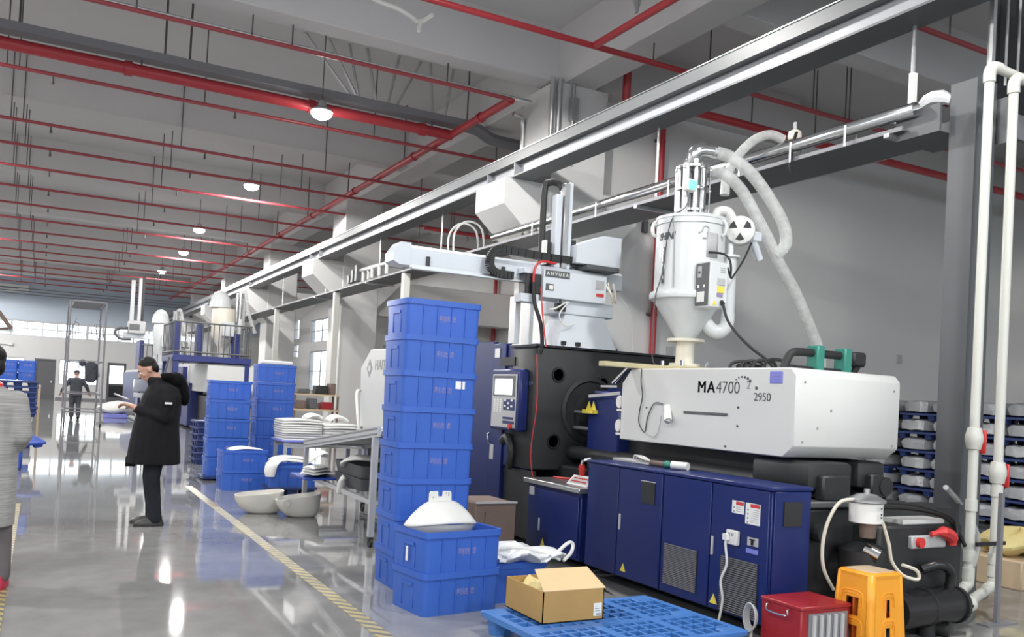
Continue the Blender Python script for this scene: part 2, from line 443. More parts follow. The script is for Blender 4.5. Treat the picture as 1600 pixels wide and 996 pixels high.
def window(name, axis, pos, a0, a1, z0, z1, na, nz, fm='frame_white', t=.05):
    """a framed window with its bars, glazed pane by pane"""
    def bx(b, p, q, lo, hi, d0, d1):
        return b.box(p, q, pos + d0, pos + d1, lo, hi) if axis == 'y' else b.box(pos + d0, pos + d1, p, q, lo, hi)
    b = B()
    bx(b, a0, a1, z0, z0 + t, .08, .16); bx(b, a0, a1, z1 - t, z1, .08, .16)
    bx(b, a0, a0 + t, z0 + t, z1 - t, .08, .16); bx(b, a1 - t, a1, z0 + t, z1 - t, .08, .16)
    w = structure(b.done(name, fm, ang=0))
    for i in range(1, na):
        a = a0 + (a1 - a0) * i / na; bx(c := B(), a - t / 2, a + t / 2, z0 + t, z1 - t, .085, .155); c.done('glazing_bar', fm, w, ang=0)
    for j in range(1, nz):
        z = z0 + (z1 - z0) * j / nz; bx(c := B(), a0 + t, a1 - t, z - t / 2, z + t / 2, .09, .15); c.done('glazing_bar', fm, w, ang=0)
    for i in range(na):
        for j in range(nz):
            p = a0 + (a1 - a0) * i / na; q = a0 + (a1 - a0) * (i + 1) / na
            lo = z0 + (z1 - z0) * j / nz; hi = z0 + (z1 - z0) * (j + 1) / nz
            bx(c := B(), p + .02, q - .02, lo + .02, hi - .02, .115, .125); c.done('pane', 'window_glass', w, ang=0)
    return w
window('window_1', 'y', Y1, -6.2, -1.75, 3.78, 4.72, 5, 2, t=.08)
window('window_2', 'y', Y1, -1.75, 2.4, 3.78, 4.72, 5, 2, t=.07)
window('window_3', 'y', Y1, 2.4, 6.9, 3.78, 4.72, 5, 2, t=.08)
window('window_4', 'y', Y1, 0.93, 3.15, 0.95, 2.48, 4, 2)
window('window_5', 'y', Y1, -2.7, -0.95, 0.95, 2.45, 2, 2)
for k, (a0, a1, z0, z1) in enumerate(RW):
    window('window_%d' % (6 + k), 'x', X1, a0, a1, z0, z1, 2 if a1 - a0 > 2 else 1, 2)
for k, (a0, a1, z0, z1) in enumerate(FILL_WINDOWS):
    window('window_%d' % (12 + k), 'y', Y0 - .3, a0, a1, z0, z1, 3, 2)  # frames and panes of the added, unseen fill windows
# doors of the far wall
d1 = structure(B().box(-0.42, 0.76, Y1 + .06, Y1 + .12, 0.0, 2.46).done('door_1', 'door_dark', ang=0))
B().box(-0.42, -0.32, Y1 + .0, Y1 + .13, 0, 2.46).box(0.66, 0.76, Y1 + .0, Y1 + .13, 0, 2.46).box(-0.32, 0.66, Y1, Y1 + .13, 2.36, 2.46).done('door_frame', 'dark_grey_paint', d1, ang=0)
B().box(0.52, 0.56, Y1 - .02, Y1 + .07, 1.0, 1.14).done('door_handle', 'steel_shiny', d1, ang=0)
b = B(); b.box(3.66, 3.80, Y1 + .03, Y1 + .13, 0, 2.46).box(4.62, 4.76, Y1 + .03, Y1 + .13, 0, 2.46).box(3.8, 4.62, Y1 + .03, Y1 + .13, 2.28, 2.46)
b.box(3.8, 4.62, Y1 + .03, Y1 + .13, 0, .25).box(3.8, 4.62, Y1 + .04, Y1 + .12, 1.0, 1.12)
d2 = structure(b.done('door_2', 'door_dark', ang=0))
B().box(3.8, 4.62, Y1 + .07, Y1 + .08, 1.12, 2.28).done('pane', 'window_glass', d2, ang=0)
B().box(3.8, 4.62, Y1 + .07, Y1 + .08, .25, 1.0).done('pane', 'glass_dark', d2, ang=0)
structure(B().box(X0, -0.45, Y1 - .02, Y1, 0, .12).box(0.8, 3.64, Y1 - .02, Y1, 0, .12).box(4.8, X1, Y1 - .02, Y1, 0, .12).done('baseboard_far', 'duct_grey', ang=0))

# concrete columns with corbels on both sides
for y0, y1 in ((12.86, 14.0), (24.5, 25.75), (34.0, 35.1), (43.3, 44.4), (53.3, 54.4)):
    c = structure(B().box(7.5, 8.6, y0, y1, 0, 7.02, bev=.015).done('concrete_column', 'paint_white'))
    B().prism([(7.52, 5.2), (6.63, 5.2), (6.63, 4.76), (7.52, 3.95)], 'y', y0 + .02, y1 - .02).done('corbel', 'paint_white', c, ang=0)
    B().prism([(8.58, 5.2), (9.35, 5.2), (9.35, 4.76), (8.58, 3.95)], 'y', y0 + .02, min(y1 - .02, 13.29) if y0 < 13 else y1 - .02).done('corbel', 'paint_white', c, ang=0)
    if y0 < 20:
        for x, y, r in ((7.42, 12.82, .045), (7.55, 12.80, .05), (7.84, 12.81, .035)):
            B().cyl((x, y, 5.62 if x < 7.8 else 5.6), (x, y, 7.03), r, seg=10).done('conduit', 'galvanised', c)
        B().box(7.78, 7.92, 12.74, 12.86, 6.35, 6.75).done('junction_box', 'galvanised', c)
        B().tube([(7.46, 13.9, 5.6), (7.46, 13.9, 6.45), (7.40, 13.85, 6.6), (7.2, 13.8, 6.62)], .04, seg=8, smooth=3).done('conduit', 'galvanised', c)

# floor tapes
tp = tag(B().box(1.885, 1.985, 0.2, 13.2, 0.0, 0.004).done('floor_tape', 'hazard_tape', ang=0), 'yellow and black hazard tape along the floor before the blue crates', 'floor tape')
tp = tag(B().box(-0.22, -0.13, 3.0, 11.5, 0.0, 0.004).done('floor_tape', 'hazard_tape', ang=0), 'yellow hazard tape on the floor behind the grey tweed coat', 'floor tape')

# ================================================================ crane girder, tray, posts
g = thing('crane_girder', 'long grey steel crane girder lying on the column corbels', 'girder', (6.93, 2.5, 5.2))
B().box(6.74, 7.12, 2.5, 59.0, 5.2, 5.225).done('bottom_flange', 'post_grey', g, ang=0)  # underside shade put into a darker paint than the web
B().box(6.92, 6.94, 2.5, 59.0, 5.225, 5.47).done('web', 'girder_paint', g, ang=0)
B().box(6.80, 7.06, 2.5, 59.0, 5.47, 5.63).done('top_rail_box', 'dark_grey_paint', g, ang=0)
B().box(6.785, 7.07, 2.5, 59.0, 5.63, 5.642).done('top_strip', 'galvanised', g, ang=0)
for y in (12.9, 13.9, 24.6, 25.6, 34.2, 43.5):
    B().box(6.80, 6.92, y, y + .015, 5.225, 5.47).done('stiffener', 'girder_paint', g, ang=0)

t = thing('cable_tray', 'long grey cable tray hung on rods beneath the crane girder', 'cable tray', (7.08, 5.3, 4.12))
B().box(6.77, 7.40, 5.3, 50, 4.12, 4.135).done('tray_floor', 'dark_grey_paint', t, ang=0)
B().box(6.75, 6.77, 5.3, 50, 4.12, 4.16).done('side_rail', 'duct_grey', t, ang=0)
B().box(7.40, 7.42, 5.3, 50, 4.12, 4.22).done('side_rail', 'galvanised', t, ang=0)
for y in (5.44, 9.3, 16.4, 20.1, 24.6, 29.7, 35.5, 41):
    B().cyl((7.05, y, 4.13), (7.05, y, 5.21), .02, seg=8).done('hanger_rod', 'galvanised', t)
    B().box(6.72, 7.44, y - .03, y + .03, 4.08, 4.12).done('cross_bracket', 'galvanised', t, ang=0)
B().box(7.02, 7.08, 5.41, 5.46, 4.135, 4.75).done('hanger_plate', 'label_white', t, ang=0)
for y in (5.9, 6.6, 7.35, 8.6, 10.2, 12):
    B().tube([(6.70, y, 4.10), (6.70, y, 4.30), (6.86, y, 4.30), (6.86, y, 4.13)], .012, seg=6).done('pipe_clamp', 'galvanised', t)
sp = tag(B().tube([(6.78, 5.18, 4.29), (6.78, 13.5, 4.29)], .062, seg=16, caps=False).done('steel_pipe', 'steel_shiny', solid=.004), 'shiny open-ended steel pipe clamped along the cable tray edge', 'pipe')
for k, (x, z, lab) in enumerate(((6.98, 4.16, 'thin white conduit lying in the cable tray next to the steel pipe'), (7.10, 4.16, 'thin white conduit lying along the middle of the cable tray'), (7.24, 4.165, 'thin white conduit lying along the wall edge of the cable tray'))):
    tag(B().cyl((x, 5.6 + k * .4, z), (x, 48, z), .025, seg=8).done('conduit', 'pvc_white'), lab, 'conduit', 'white conduits in the cable tray')
# plastic pipes leaving the tray towards the column
for k in range(4):
    y = 12.0 + k * .22
    tag(B().tube([(6.9, y, 4.2), (6.95, y, 4.28 + .05 * (k % 2)), (7.42, y + .22, 4.30 + .05 * (k % 2))], .035, seg=8).done('drain_pipe', 'plastic_white'),
        ['first', 'second', 'third', 'fourth'][k] + ' white plastic pipe crossing from cable tray to first column, counted from the hopper', 'pipe', 'white pipes between tray and column')
# valve cluster and white pipes farther along the tray
v = thing('pipe_manifold', 'cluster of white pipes and valves on the tray before the second column', 'pipe manifold', (6.85, 19.5, 4.23))
for k in range(3):
    B().tube([(6.8, 18.9 + .5 * k, 4.2), (6.8, 18.9 + .5 * k, 4.45), (6.85, 20.3 + .4 * k, 4.5), (6.85, 20.3 + .4 * k, 4.2)], .04, seg=8).done('pipe', 'plastic_white', v)
    B().box(6.74, 6.86, 20.9 + .3 * k, 21.05 + .3 * k, 4.22, 4.62 - .1 * k).done('valve', 'dark_grey_paint', v)
h = thing('air_hose_pair', 'pair of pale arching hoses rising from the tray beside the first column', 'hose', (6.9, 15.2, 4.2))
for k in range(2):
    B().tube([(6.8, 15.2 + .25 * k, 4.15), (6.82, 15.25 + .25 * k, 4.62), (7.0, 15.1 + .25 * k, 4.84), (7.25, 14.95 + .25 * k, 4.70), (7.3, 14.9 + .25 * k, 4.15)], .022, seg=8, smooth=5).done('hose', 'clear_hose', h)

# posts under the tray
p = thing('steel_post', 'tall dark grey steel post beside the white plastic downpipes', 'post', (7.1, 4.85, 0))
B().box(6.97, 7.23, 4.72, 4.735, 0, 4.48).box(6.97, 7.23, 4.955, 4.97, 0, 4.48).box(7.09, 7.11, 4.735, 4.955, 0, 4.48).done('post_shaft', 'post_grey', p, ang=0)
B().box(6.955, 6.97, 4.72, 4.97, 0, 4.48).done('post_shaft', 'post_grey', p, ang=0)
B().box(6.9, 7.3, 4.65, 5.05, 0, .02).done('base_plate', 'post_grey', p, ang=0)
B().box(6.82, 6.845, 4.97, 5.42, 4.06, 4.30).box(6.82, 7.36, 4.97, 5.42, 4.05, 4.06).box(7.335, 7.36, 4.97, 5.42, 4.06, 4.30).done('connecting_channel', 'post_grey', p, ang=0)
B().box(7.26, 7.275, 4.62, 4.98, 3.95, 4.35).done('bolt_plate', 'galvanised', p, ang=0)
for z in (4.0, 4.1, 4.2, 4.3):
    for y in (4.66, 4.90):
        B().cyl((7.29, y, z), (7.27, y, z), .015, seg=8).done('bolt', 'steel_shiny', p)
r = tag(B().tube([(7.05, 5.6, 4.33), (7.0, 5.35, 4.36), (6.98, 5.15, 4.42), (7.0, 4.98, 4.36)], [.03, .05, .07, .05], seg=8, smooth=3).done('plastic_bundle', 'plastic_bag'), 'rolled white plastic wrap lying on the channel beside the grey post', 'plastic wrap')
r = tag(B().tube([(7.15, 5.35, 4.42), (7.0, 5.2, 4.44), (7.1, 5.1, 4.36), (7.0, 5.0, 4.42), (7.1, 4.98, 4.46)], .012, seg=6, smooth=4).done('red_strap', 'valve_red'), 'red strap lying on the channel beside the grey post', 'strap')
for y, zt, lab, mm in ((17.75, 4.32, 'white square tray post rising behind the crate tower', 'pvc_white'), (22.8, 4.44, 'white square tray post standing before the second column', 'pvc_white'), (29.5, 4.12, 'white tray post standing beside the third column', 'pvc_white')):
    q = thing('tray_post', lab, 'post', (6.84, y, 0), 0, 'white posts under the cable tray')
    B().box(6.76, 6.92, y - .07, y + .07, 0.02, min(zt, 4.10), bev=.008).done('post_shaft', mm, q)
    B().box(6.70, 6.98, y - .14, y + .14, 0, .02).done('base_plate', mm, q, ang=0)

# ================================================================ pipes under the ceiling
def ypipe(name, x, y0, y1, z, r, m, label, group=None, hang=()):
    t = thing(name, label, 'pipe', (x, y0, z), 0, group)
    B().cyl((x, y0, z), (x, y1, z), r, seg=12).done('pipe', m, t)
    for y in hang: B().cyl((x, y, z + r * .8), (x, y, ZC), .014, seg=6).done('hanger_rod', 'rod_dark', t)
    return t
def xpipe(name, y, x0, x1, z, r, m, label, group=None, hang=(), drops=()):
    t = thing(name, label, 'pipe', (x0, y, z), 0, group)
    B().cyl((x0, y, z), (x1, y, z), r, seg=10).done('pipe', m, t)
    for x in hang: B().cyl((x, y, z + r * .8), (x, y, ZC), .012, seg=6).done('hanger_rod', 'rod_dark', t)
    for x in drops:
        B().cyl((x, y, z - r * .8), (x, y, z - r - .05), .018, seg=6).lathe([(.012, -.10), (.03, -.09), (.022, -.05), (.018, 0)], (x, y, z - r - .03), 8).done('sprinkler_head', 'rod_dark', t)
    return t
main = thing('fire_main', 'long red fire main running away under the ceiling before the columns', 'pipe', (6.93, 13.4, 6.7))
B().cyl((6.93, 13.4, 6.7), (6.93, 59, 6.7), .075, seg=14).done('pipe', 'pipe_red', main)
for y in (14.6, 17.9, 22, 26, 30, 35, 40, 46):
    B().lathe([(.095, -.05), (.095, .05)], (6.93, y, 6.7), 14, Matrix.Rotation(PI / 2, 3, 'X')).done('coupling', 'pipe_red', main)
    B().cyl((6.93, y + .6, 6.77), (6.93, y + .6, ZC), .016, seg=6).done('hanger_rod', 'rod_dark', main)
bigr = thing('fire_main', 'thick red fire pipe under the wide grey duct', 'pipe', (-9, 15.9, 6.68))
B().cyl((-9, 15.9, 6.68), (6.93, 15.9, 6.68), .10, seg=16).done('pipe', 'pipe_red', bigr)
for x in (-4, -1.1, 1.0, 4.1, 6.3):
    B().lathe([(.125, -.06), (.125, .06)], (x, 15.9, 6.68), 14, Matrix.Rotation(PI / 2, 3, 'Y')).done('coupling', 'pipe_red', bigr)
    B().cyl((x + .2, 15.9, 6.78), (x + .2, 15.9, 6.86), .016, seg=6).done('hanger_rod', 'rod_dark', bigr)
d = thing('ceiling_duct', 'wide dark grey cable duct hung above the thick red fire pipe', 'duct', (-9, 15.9, 6.86))
B().box(-9, 7.3, 15.72, 16.05, 6.86, 7.0, bev=.01).done('duct_body', 'duct_grey', d)
B().tube([(7.2, 15.9, 6.93), (7.5, 15.9, 6.9), (7.8, 15.9, 6.78), (8.2, 15.9, 6.75), (8.9, 15.9, 6.75)], .13, seg=8, smooth=4).done('duct_bend', 'duct_grey', d)
for x0, x1 in ((4.9, 3.9), (5.0, 4.35), (5.35, 5.1), (5.55, 5.75), (5.7, 6.2), (5.0, 4.75), (6.5, 6.4), (6.75, 6.9)):
    B().cyl((x0, 15.9, 6.95), (x1, 15.9, ZC), .028, seg=6).done('brace', 'galvanised', d)
for x in (-3.2, -.6, 1.55, 1.95):
    B().cyl((x, 15.85, 6.98), (x, 15.85, ZC), .02, seg=6).done('hanger_rod', 'rod_dark', d)
tt = xpipe('sprinkler_pipe', 13.38, -8, 6.93, 6.70, .035, 'pipe_red_thin', 'thin red pipe under the first ceiling beam with pale conduit on top', None, (-.6, .9, 2.5, 3.1, 5.7))
B().cyl((-8, 13.42, 6.755), (7.35, 13.42, 6.755), .03, seg=8).done('conduit', 'galvanised', tt)
PIPE_Y = [.978 * y for y in (17.1, 20.6, 22.8, 25.15, 27.9, 30.7, 33.6, 36.5, 39.4, 42.2, 45.0, 48.2, 51.0, 54.0, 57.0)]
names = ['first', 'second', 'third', 'fourth', 'fifth', 'sixth', 'seventh', 'eighth', 'ninth', 'tenth', 'eleventh', 'twelfth', 'thirteenth', 'fourteenth', 'fifteenth']
for k, y in enumerate(PIPE_Y):
    xs = (-.78 - .035 * k, 2.35 + .05 * k, 5.6)
    xpipe('sprinkler_pipe', y, -9, 13.2, 6.585, .034, 'pipe_red_thin', names[k] + ' thin red sprinkler pipe crossing the hall, counted from the wide grey duct', 'thin red sprinkler pipes', xs + (-.6,), (-.1, 2.9))
# pipes close to the camera and in the side bay
xpipe('sprinkler_pipe', 10.65, 2.6, 9.1, 6.70, .045, 'pipe_red', 'red pipe crossing above the girder with a branch at its middle', None, (7.9, 9.0))
br = ypipe('sprinkler_pipe', 6.82, 4.6, 10.6, 6.70, .055, 'pipe_red', 'short red branch pipe meeting the crossing red pipe above the girder', None, (8.8,))
B().tube([(6.8, 9.6, 6.8), (6.5, 9.8, ZC)], .02, seg=6).tube([(6.8, 9.6, 6.8), (6.9, 9.7, ZC)], .02, seg=6).tube([(6.8, 9.6, 6.8), (7.2, 9.7, ZC)], .02, seg=6).done('brace', 'galvanised', br)
el = thing('fire_pipe_elbow', 'dark red pipe elbow turning beside the top of the first column', 'pipe', (8.66, 12.4, 6.75))
B().tube([(8.66, 12.4, 8.0), (8.66, 12.4, 6.78), (8.72, 12.4, 6.76), (9.0, 12.4, 6.9), (9.35, 12.4, 6.9), (9.6, 12.2, 6.75)], .075, seg=10).done('pipe', 'pipe_red', el)
xpipe('fire_main', 11.8, 9.4, 20.9, 6.62, .075, 'pipe_red', 'thick red pipe crossing the side bay behind the girder', None, (11.0, 12.6))
xpipe('sprinkler_pipe', 10.75, 9.2, 20.9, 6.70, .04, 'pipe_red_thin', 'thin dark red pipe crossing the side bay above the cable tray', None, (11.4, 12.2, 12.3))
xpipe('sprinkler_pipe', 7.63, 9.2, 20.9, 6.70, .04, 'pipe_red_thin', 'thin red pipe crossing high in the side bay near the grey post', None, (10.6,))
rs = thing('fire_riser', 'vertical dark red fire riser on the wall beside the first column', 'pipe', (10.08, 13.18, 0))
B().cyl((10.08, 13.18, 0.02), (10.08, 13.18, 7.9), .06, seg=12).done('pipe', 'pipe_red', rs)
for z in (1.5, 3.2, 4.9, 6.5):
    B().box(9.98, 10.18, 13.20, 13.295, z, z + .05).done('wall_clip', 'rod_dark', rs, ang=0)
B().box(9.78, 9.88, 13.22, 13.295, 4.75, 5.05).done('junction_box', 'dark_grey_paint', rs)
B().cyl((10.2, 13.25, 4.4), (10.2, 13.25, 6.3), .02, seg=8).done('conduit', 'pvc_white', rs)
r2 = thing('fire_riser', 'red fire riser with a side branch far down the side bay', 'pipe', (13.38, 26.3, 0))
B().cyl((13.38, 26.3, 0.02), (13.38, 26.3, 6.6), .07, seg=10).done('pipe', 'pipe_red', r2)
B().cyl((13.38, 26.3, 4.8), (13.38, 24.2, 4.8), .07, seg=10).done('branch_pipe', 'pipe_red', r2)
e = tag(B().box(13.38, 13.5, 24.9, 25.95, 3.75, 4.7, bev=.01).done('wall_panel', 'label_grey'), 'grey panel box on the wall beside the far red riser', 'panel')
for k, (y, z) in enumerate(((15.6, 6.1), (16.5, 5.9), (19.0, 6.2), (21.5, 5.9), (23.8, 5.6))):
    xpipe('sprinkler_pipe', y, 8.7, 13.45, z, .05 if k < 2 else .035, 'pipe_red', ['nearer of two close red pipes behind the first column', 'farther of two close red pipes behind the first column', 'red pipe seen above the robot beam in the side bay', 'red pipe seen below the robot beam in the side bay', 'lowest red pipe before the header of the side bay'][k], 'red pipes in the side bay', (9.5, 10.6, 12.0), (10.0, 11.4))

# ================================================================ high-bay lamps
def high_bay(x, y, label, group, z=6.85):
    t = thing('high_bay_lamp', label, 'lamp', (x, y, z), 0, group)
    B().lathe([(.20, 0.0), (.205, .02), (.18, .05), (.10, .09), (.07, .20), (.03, .22)], (x, y, z), 20).done('lamp_shade', 'galvanised', t)
    B().lathe([(.005, -.13), (.09, -.12), (.15, -.09), (.185, -.04), (.19, .0), (.005, .001)], (x, y, z), 20).done('diffuser', 'lamp_glow', t)  # glowing dome enlarged to stand in for the lamp's bloom
    B().cyl((x, y, z + .2), (x, y, ZC), .01, seg=6).done('hanger_rod', 'rod_dark', t)
    l = bpy.data.lights.new('lamp_light', 'SPOT'); l.spot_size = R(178); l.spot_blend = .08; l.shadow_soft_size = .14; l.energy = LAMP_W; l.color = LAMP_COLOR
    lo = bpy.data.objects.new('lamp_light', l); COL.objects.link(lo); lo.parent = t; lo.location = (0, 0, -.17)
    return t
for k, (x, y, z) in enumerate(((4.2, 15.55, 6.50), (4.68, 23.95, 6.85), (4.58, 32.1, 6.85), (4.89, 38.2, 6.85), (4.92, 45.8, 6.85))):
    high_bay(x, y, ['lit high-bay lamp hanging just behind the thick red fire pipe', 'brightest lit high-bay lamp hanging alone at the middle of the ceiling', 'third lit high-bay lamp from the thick red pipe', 'fourth lit high-bay lamp from the thick red pipe', 'smallest and farthest lit high-bay lamp in the row'][k], 'high-bay lamps', z)
for k, y in enumerate((-5.2, 1.95, 9.1)):
    high_bay(4.55, y, ['lit high-bay lamp behind the camera, in line with the machine', 'lit high-bay lamp above the orange stool, out of the picture', 'lit high-bay lamp above the take-out robot, out of the picture'][k], 'high-bay lamps')
for k, y in enumerate((-5.2, 1.95, 9.1, 16.2, 23.35, 30.5, 37.5, 44.7, 52)):
    high_bay(-2.6, y, names[k] + ' lit high-bay lamp of the row across the aisle', 'high-bay lamps')
for k, y in enumerate((-1.5, 9.1, 23.35, 37.5, 52)):
    high_bay(-10, y, names[k] + ' lit high-bay lamp of the row by the far side wall', 'high-bay lamps')

for x, lab in ((-5.0, 'added unseen lamp brightening the blue grey far wall, nearer the aisle'), (-10.5, 'added unseen lamp brightening the blue grey far wall, by the side wall')):
    high_bay(x, 56.5, lab, 'high-bay lamps', 6.3)  # extra lamps added out of view to brighten the far wall

tag(B().tube([(3.5, 11.35, 6.98), (3.7, 11.38, 6.84), (4.05, 11.42, 6.82), (4.28, 11.5, 6.80), (4.47, 11.6, 6.80), (4.58, 11.4, 6.86)], .03, seg=6, smooth=4).cyl((4.46, 11.55, 6.80), (4.42, 11.5, 6.62), .03, seg=6).done('loose_conduit', 'label_white'), 'loose bent white conduit hanging under the ceiling before the first beam', 'conduit')
for k, (x, z) in enumerate(((10.5, 2.45), (10.72, 2.45), (17.1, 2.75))):
    tag(B().box(x, x + .16, 13.27, 13.30, z, z + .2, bev=.008).done('wall_socket', 'label_grey'), ['grey wall socket beside the red riser, nearer the riser', 'grey wall socket beside the red riser, farther from it', 'small grey wall socket alone on the wall right of the white cover'][k], 'socket')
# ================================================================ the injection moulding machine in front
mc = thing('injection_moulding_machine', 'large navy and white injection moulding machine marked MA4700 under the hopper', 'machine', (5.2, 8.4, 0))
XF = 4.2
def tri(y, z, x, s, parent, name='warning_label'):
    t = B().prism([(y + s * .55, z), (y - s * .55, z), (y, z + s)], 'x', x - .003, x).done(name, 'warning_yellow', parent, ang=0)
    return t
B().box(4.62, 5.95, 4.45, 12.6, 0.06, 0.86, bev=.02).done('machine_bed', 'machine_dark', mc)
for y in (4.7, 7.0, 9.5, 12.2):
    for x in (4.75, 5.8):
        B().cyl((x, y, 0), (x, y, .07), .07, seg=12).done('foot', 'black_rubber', mc)
# front switch cabinets
B().box(XF + .012, 4.56, 4.16, 6.30, 0.10, 0.985, bev=.006).done('cabinet', 'machine_blue', mc)
B().box(XF - .012, 4.57, 5.275, 6.32, 0.985, 1.005, bev=.006).done('cabinet_lid', 'machine_blue', mc)
B().box(XF - .012, 4.57, 4.145, 5.265, 0.985, 1.012, bev=.006).done('cabinet_lid', 'machine_blue', mc)
def door(y0, y1, z0, z1, handle_y=None, hz=.56):
    d = B().box(XF - .004, XF + .014, y0 + .006, y1 - .006, z0, z1, bev=.004).done('cabinet_door', 'machine_blue', mc)
    if handle_y is not None:
        B().box(XF - .014, XF - .003, handle_y - .012, handle_y + .012, hz - .07, hz + .06, bev=.003).done('door_handle', 'label_grey', d)
    return d
def louvre(d, y0, y1, z0, z1, n, x=XF - .004, m='machine_dark'):
    B().box(x - .004, x, y0, y1, z0, z1).done('grille_frame', m, d, ang=0)
    b = B()
    for k in range(n):
        z = z0 + (z1 - z0) * (k + .5) / n
        b.prism([(x - .004, z - .004), (x - .012, z + .001), (x - .004, z + .005)], 'y', y0 + .008, y1 - .008)
    stuff(b.done('grille_slats', 'duct_grey', d, ang=0))
dA = door(5.84, 6.30, .11, .98)
dB = door(5.27, 5.84, .11, .98, 5.80, .55)
B().box(XF - .010, XF - .004, 5.36, 5.53, .735, .905).done('inspection_window', 'machine_dark', dB, ang=0)
B().box(XF - .014, XF - .004, 5.355, 5.535, .905, .912).done('window_ledge', 'label_grey', dB, ang=0)
tri(5.73, .155, XF - .004, .065, dB)
dC = door(4.72, 5.265, .11, .98)
louvre(dC, 4.84, 5.22, .17, .475, 24)
dD = door(4.165, 4.72, .11, .98, 4.69, .55)
louvre(dD, 4.24, 4.60, .12, .495, 26)
tri(4.655, .145, XF - .004, .07, dD)
def placard(y0, y1, z0, z1, parent, lines):
    s = B().box(XF - .007, XF - .004, y0, y1, z0, z1).done('warning_placard', 'label_white', parent, ang=0)
    w = y1 - y0
    B().box(XF - .0085, XF - .006, y0 + .004, y1 - w * .34, z1 - .028, z1 - .004).done('red_heading', 'label_red', s, ang=0)
    b = B()
    for k in range(lines):
        z = z1 - .04 - k * (z1 - z0 - .045) / lines
        b.box(XF - .0078, XF - .0065, y0 + .01, y1 - w * .36, z - .004, z - .001)
        if k % 2 == 0: b.ball((XF - .0065, y1 - w * .17, z - .006), (.002, .009, .009), 8, 5)
    stuff(b.done('small_print', 'ink_grey', s, ang=0))
    return s
placard(4.395, 4.51, .80, .885, dD, 3)
p2 = placard(4.245, 4.38, .745, .885, dD, 7)
so = B().box(XF - .035, XF - .004, 4.42, 4.53, .585, .685, bev=.006).done('power_socket', 'plastic_white', dD)
stuff(B().box(XF - .037, XF - .034, 4.500, 4.504, .645, .665).box(XF - .037, XF - .034, 4.488, 4.492, .645, .665).box(XF - .037, XF - .034, 4.468, 4.472, .645, .665).box(XF - .037, XF - .034, 4.456, 4.460, .645, .665).done('socket_slots', 'ink_dark', so, ang=0))
ms = B().box(XF - .008, XF - .004, 4.25, 4.35, .605, .66).done('switch_plate', 'label_grey', dD, ang=0)
B().box(XF - .022, XF - .006, 4.292, 4.304, .612, .645).box(XF - .022, XF - .006, 4.282, 4.316, .642, .652).done('main_switch', 'black_gloss', ms, ang=0)
B().box(XF - .007, XF - .004, 4.25, 4.36, .555, .585).done('name_plate', 'table_blue', dD, ang=0)
# near end of the cabinets
ce = B().box(4.225, 4.55, 4.146, 4.158, .11, .98, bev=.003).done('end_panel', 'machine_blue', mc)
b = B(); b.box(4.30, 4.46, 4.138, 4.146, .755, .915)
ve = b.done('vent', 'machine_dark', ce, ang=0)
b = B()
for k in range(12): b.box(4.31, 4.45, 4.131, 4.138, .762 + k * .0125, .768 + k * .0125)
# low cabinet with the pale worktop
B().box(XF + .02, 4.75, 6.42, 7.36, .10, .70, bev=.005).done('low_cabinet', 'machine_blue', mc)
lw = B().box(4.165, 4.80, 6.38, 7.38, .70, .745, bev=.006).done('pale_worktop', 'galvanised', mc)
ld = B().box(XF + .004, XF + .022, 6.44, 7.18, .12, .66, bev=.004).done('cabinet_door', 'machine_blue', mc)
B().box(XF - .008, XF + .005, 7.085, 7.105, .27, .39, bev=.003).done('door_handle', 'label_grey', ld)
tri(7.02, .13, XF + .004, .075, ld)
B().box(XF + .012, XF + .02, 7.24, 7.33, .585, .665).done('small_placard', 'label_grey', mc, ang=0)
# dark space behind the cabinets: guide rails and cylinders
for x in (4.75, 5.55):
    B().cyl((x, 4.35, .99), (x, 7.45, .99), .07, seg=14).done('guide_rod', 'machine_dark', mc)
B().box(4.63, 5.90, 4.6, 7.0, .86, 1.0, bev=.02).done('slide_base', 'machine_dark', mc)
for x0, x1, y in ((4.66, 5.10, 4.28), (5.32, 5.62, 4.42)):
    B().box(x0, x1, y, y + .55, .97, 1.165, bev=.035, seg=2).done('carriage_block', 'machine_dark', mc)
    B().box(x0 + .08, x1 - .08, y - .06, y + .02, .90, 1.08, bev=.015).done('carriage_bracket', 'machine_dark', mc)
B().box(4.85, 5.45, 4.9, 7.3, 1.0, 1.19, bev=.02).done('injection_base', 'machine_dark', mc)
# white cover of the injection unit
YN, YFAR = 4.37, 6.43
cv = B().prism([(YFAR, 1.185), (4.47, 1.185), (YN, 1.268), (YN, 1.765), (YN + .05, 1.818), (6.30, 1.818), (YFAR, 1.69)], 'x', 4.6, 5.68)
es = [e for e in cv.bm.edges if abs(e.verts[0].co.x - e.verts[1].co.x) > 1]
bmesh.ops.bevel(cv.bm, geom=[e for e in cv.bm.edges], offset=.008, segments=1, affect='EDGES')
cover = cv.done('injection_cover', 'machine_white', mc)
